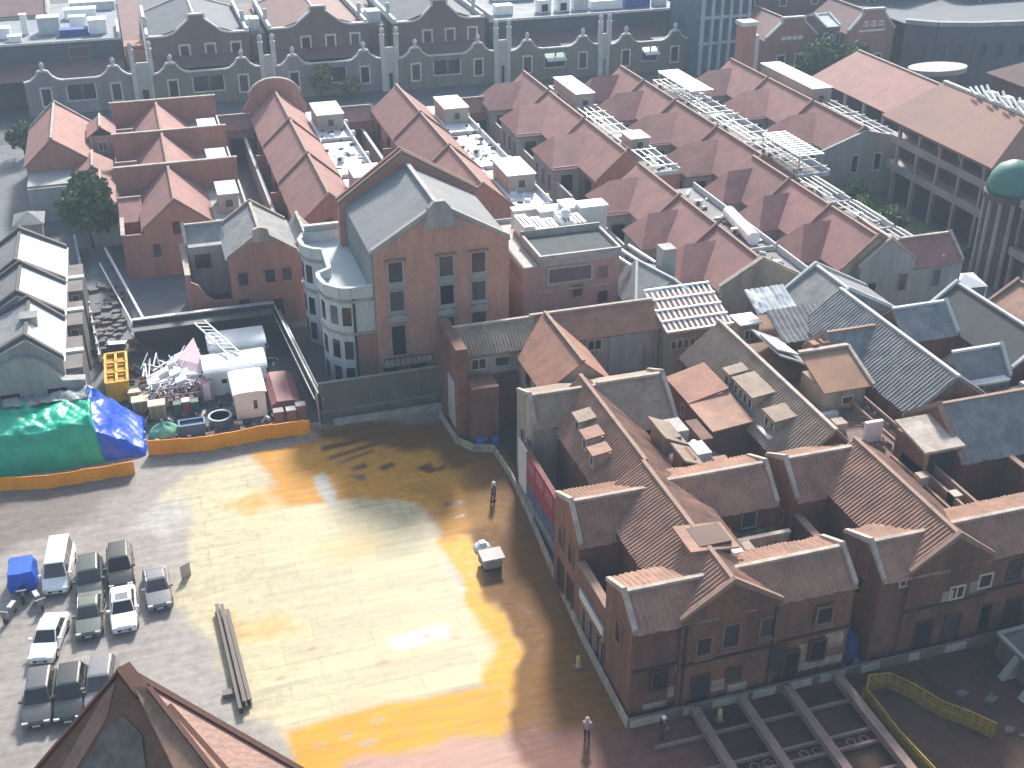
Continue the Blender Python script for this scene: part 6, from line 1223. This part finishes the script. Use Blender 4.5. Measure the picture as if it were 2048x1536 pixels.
# raised sheet metal dormer running down the middle ridge
A0, A1 = on(*RF,.17,-.03,.12), on(*RF,.17,.07,.12); B0, B1 = on(*RF,.9,-.16,.2), on(*RF,.9,.14,.2); Z = Vector((0,0,.55))
m0 = (A0+A1)/2+Z*.7; m1 = (B0+B1)/2+Z*1.5
mb = MB(); mb.add([A0,A1,m0,B0,B1,m1], [(0,2,1),(0,3,5,2),(1,2,5,4),(3,4,5),(0,1,4,3)]); t.part('dormer', mb, mat('ochre brown sheet', (.30,.185,.13), (.17,.11,.085), scale=1.4))
mb = MB(); mb.bar(m0, m1, .16, .14); mb.bar(A1, B1, .22, .2); t.part('dormer_seam', mb, mat('dark rust ridge', (0,0,0)))
mb = MB(); mb.bar(on(*LF,.16,.62,.1), on(*LF,.3,.66,.1), .1); t.part('fixing', mb, WHITE)
t.part('bracket', MB().bar(on(*RF,.02,.62,.15), on(*RF,.05,.74,.15), .16, .25), DARK)

# ------------------------------------------------------------------ things lying in the yard
t = T('girder_pile', 'long dark steel girders lying together across the yard concrete', 'girders', (.4,62.5,0))
for k in range(3):
    x0, x1 = -.15+k*.32, .35+k*.32
    mb = MB(); z = .15+.22*(k == 1)
    for dz in (0,.4): mb.bar((x0,68-.4*k,z+dz),(x1,57.3+.3*k,z+dz),.26,.06)
    mb.bar((x0,68-.4*k,z+.2),(x1,57.3+.3*k,z+.2),.05,.36); t.part('girder', mb, mat('rusted steel', (.085,.06,.05), (.05,.04,.038), rough=.5))
mb = MB(); mb.box(-.6,.9,59.0,59.5,0,.35); t.part('bearer', mb, CONC_D)
t = T('mud_hopper', 'white topped steel hopper standing in the brown mud', 'hopper', (19.5,67,0)); mb = MB(); mb.prism([(18.9,66.4),(20.2,66.4),(20.4,67.6),(18.7,67.6)],.25,1.0,'z'); t.part('body', mb, mat('grey painted steel', (.3,.29,.28))); slab(t, 'lid', 18.7, 20.4, 66.3, 67.7, 1.0, 1.12, mat('dusty pinkish lid', (.52,.46,.45))); 
for x in (19,20.1): t.part('foot', MB().box(x-.1,x+.1,66.5,67.5,0,.25), DARK)
t = T('cement_bag_heap', 'small white heap of bags beside the hopper', 'bags', (19.6,69.2,0)); mb = MB(); mb.lathe((19.5,69.3,0),[(.7,0),(.6,.25),(.3,.45),(.05,.5)],9); t.part('bags', mb, PLASTER_W); t.part('top_bag', MB().prism([(19.2,.46),(19.8,.46),(19.7,.62),(19.3,.62)],69.1,69.5,'y'), WHITE)
t = T('lane_lamp_post', 'slim dark lamp post standing in the brown mud near the kerb', 'lamp post', (21.4,75,0)) if False else None
t = T('site_board', 'small pale board standing at the edge of the steel plates', 'board', (-1.9,72.4,0)); mb = MB(); mb.add([(-2.3,72.2,0),(-1.6,72.6,0),(-1.6,72.6,1.1),(-2.3,72.2,1.1)], [(0,1,2,3)]); mb.add([(-2.3,72.28,0),(-1.6,72.68,0),(-1.6,72.68,1.1),(-2.3,72.28,1.1)], [(3,2,1,0)]); t.part('board', mb, mat('pale ply', (.5,.46,.4))); t.part('prop', MB().bar((-1.95,72.5,.9),(-1.8,73.2,0),.06), CARDB)
for k in range(2):
    t = T('yellow_bollard', ['pale yellow bollard beside the brown mud','pale bollard at the front of the low site wall'][k], 'bollard', ((21.9,55,0),(28.6,47.9,0))[k]); x, y = ((21.9,55),(28.6,47.9))[k]
    t.part('post', MB().lathe((x,y,0),[(.16,0),(.15,.8),(.1,.95)],10), mat('pale yellow paint', (.6,.48,.2))); t.part('base', MB().box(x-.3,x+.3,y-.3,y+.3,0,.08), CONC_D)

# ------------------------------------------------------------------ people
def person(label, x, y, deg, top, legs, helmet, hold=None):
    t = T('person', label, 'person', (x,y,0), None, R(deg)); t.b = (0,0,0)
    J = [((0,0,.95),.13),((0,0,1.2),.15),((0,-.01,1.42),.16),((0,-.02,1.54),.06),((0,-.04,1.64),.095),((0,-.04,1.73),.085),
         ((.10,0,.9),.10),((.12,-.06,.5),.072),((.12,.02,.1),.05),((.12,-.14,.05),.045),((-.10,0,.9),.10),((-.12,.08,.5),.072),((-.12,.14,.1),.05),((-.12,-.0,.05),.045),
         ((.20,0,1.42),.065),((.26,-.02,1.15),.048),((.24,-.20,1.0),.036),((-.20,0,1.42),.065),((-.27,.0,1.15),.048),((-.24,-.20,1.02),.036)]
    E_ = [(0,1),(1,2),(2,3),(3,4),(4,5),(0,6),(6,7),(7,8),(8,9),(0,10),(10,11),(11,12),(12,13),(2,14),(14,15),(15,16),(2,17),(17,18),(18,19)]
    for s, w in ((1,16),(-1,19)):
        px, py, pz = J[w][0]
        for f in range(4): J.append(((px+s*(-.02+.016*f),py-.09,pz-.03-.004*f),.009)); E_.append((w,len(J)-1))
        J.append(((px-s*.045,py-.05,pz+.01),.010)); E_.append((w,len(J)-1))
    me = bpy.data.meshes.new('body'); me.from_pydata([j[0] for j in J], E_, []); me.materials.append(mat('skin', (.40,.24,.17)))
    o = bpy.data.objects.new('body', me); COL.objects.link(o); o.parent = t.e
    sk = o.modifiers.new('skin', 'SKIN'); 
    for i, (p, r) in enumerate(J): me.skin_vertices[0].data[i].radius = (r, r); me.skin_vertices[0].data[i].use_root = (i == 0)
    ss = o.modifiers.new('sub', 'SUBSURF'); ss.levels = ss.render_levels = 1
    t.part('jacket', MB().lathe((0,-.01,.93),[(.19,0),(.20,.2),(.22,.45),(.19,.54),(.08,.60)],12), top)
    for s, e, r in (((.2,0,1.45),(.265,-.02,1.13),.08),((-.2,0,1.45),(-.275,0,1.13),.08)): t.part('sleeve', MB().tube(s,e,.085,.062,9), top)
    for s in (1, -1):
        k = J[7 if s == 1 else 11][0]; a = J[8 if s == 1 else 12][0]; mb = MB(); mb.tube((s*.10,0,.98),k,.125,.09,9); mb.tube(k,(a[0],a[1],.12),.09,.07,9); t.part('trouser_leg', mb, legs)
        t.part('shoe', MB().box(a[0]-.05,a[0]+.05,a[1]-.2,a[1]+.07,0,.1), DARK)
    t.part('helmet', MB().lathe((0,-.04,1.70),[(.155,0),(.15,.03),(.125,.06),(.11,.12),(.05,.165)],12), helmet)
    return t
NAVY = mat('dark work trousers', (.04,.045,.06)); 
person('worker in a white helmet walking on the orange brown mud', 22.1, 75.0, 40, mat('brown work jacket', (.22,.12,.07)), NAVY, WHITE)
person('worker in a pinkish white jacket near the bottom of the yard', 20.2, 48.9, -30, mat('pinkish white jacket', (.45,.33,.34)), NAVY, mat('pink helmet', (.6,.4,.42)))
person('worker in dark clothes beside the kerb below the corner house', 24.6, 47.6, 90, NAVY, NAVY, WHITE)
person('worker in dark clothes by the end of the white barrier', -.9, 114.2, 10, NAVY, mat('grey trousers', (.12,.12,.13)), mat('blue helmet', (.1,.15,.3)))

# ------------------------------------------------------------------ uncountable small stuff
rs = random.Random(17)
def jumble(name, label, m, n, xr, yr, zf, smin, smax, seed):
    r = random.Random(seed); mb = MB()
    for i in range(n):
        x, y = r.uniform(*xr), r.uniform(*yr); a = r.uniform(0, 3.1); l, w_, h = r.uniform(smin, smax), r.uniform(smin, smax)*.6, r.uniform(smin, smax)*.8
        z = zf(x, y)
        if z is None: continue
        c, sn = math.cos(a), math.sin(a)
        mb.prism([(x+l*c-w_*sn*.5, y+l*sn+w_*c*.5), (x-l*c-w_*sn*.5, y-l*sn+w_*c*.5), (x-l*c+w_*sn*.5, y-l*sn-w_*c*.5), (x+l*c+w_*sn*.5, y+l*sn-w_*c*.5)], z, z+h, 'z')
    return tag(mb.obj(name, m), label, 'clutter', kind='stuff')
g0 = lambda x, y: .01
jumble('site_offcuts', 'brown offcuts and small tools strewn over the compound floor', CARDB, 120, (-6.2,9), (91.6,108), g0, .1, .42, 1)
jumble('site_sheets', 'pale sheets and bags strewn over the compound floor', PLASTER_W, 90, (-6.2,9), (91.6,108), g0, .1, .5, 2)
jumble('dark_scrap', 'dark scrap strewn over the compound floor', DARK, 90, (-6.2,9), (91.6,108), g0, .1, .4, 3)
ter = [(21.9,26.1,125,169,5.46),(39.3,43.3,123,167,5.46),(58.8,62.3,129,169,5.46),(75.2,79.6,123,167,5.46),(92.4,96.2,129.5,166,5.46),(58.6,61.6,94,123,5.46),(73.8,76.6,96,121,5.46)]
def tz(x, y):
    for x0, x1, y0, y1, z in ter:
        if x0 < x < x1 and y0 < y < y1: return z
    return None
jumble('terrace_clutter', 'pale planters and bits cluttering the rear terraces of the red rows', WHITE, 900, (21,97), (94,169), tz, .12, .5, 5)
jumble('terrace_pots', 'dark pots and bits cluttering the rear terraces of the red rows', CONC_D, 900, (21,97), (94,169), tz, .12, .5, 6)
rz = [(33.3,38.0,64.5,72.3,5.2),(33.3,38.0,53.9,59.5,4.6),(48.5,52.1,54,62.8,6.0),(47.9,52.9,64.2,76.2,5.5),(61.3,67.8,66.9,70.2,5.6)]
def nz_(x, y):
    for x0, x1, y0, y1, z in rz:
        if x0 < x < x1 and y0 < y < y1: return z
    return None
jumble('roof_rubble', 'broken tiles and boards lying on the flat roofs of the brick block', COPING_B, 700, (33,68), (53,77), nz_, .12, .45, 7)
jumble('roof_scrap', 'pale scraps lying on the flat roofs of the brick block', PLASTER_T, 300, (33,68), (53,77), nz_, .1, .35, 8)

# ================================================================== AIR
hz = MB().box(-95,330,-4,330,-1.2,62)
o = hz.obj('haze', bpy.data.materials.new('haze air')); tag(o, 'thin bluish haze over the whole quarter', 'haze', kind='stuff')
hm = o.data.materials[0]; hm.use_nodes = True; nt = hm.node_tree; nt.nodes.clear()
pv = nt.nodes.new('ShaderNodeVolumePrincipled'); pv.inputs['Color'].default_value = (.60,.78,1,1); pv.inputs['Density'].default_value = .0006; pv.inputs['Anisotropy'].default_value = .0
oo = nt.nodes.new('ShaderNodeOutputMaterial'); nt.links.new(pv.outputs[0], oo.inputs['Volume'])
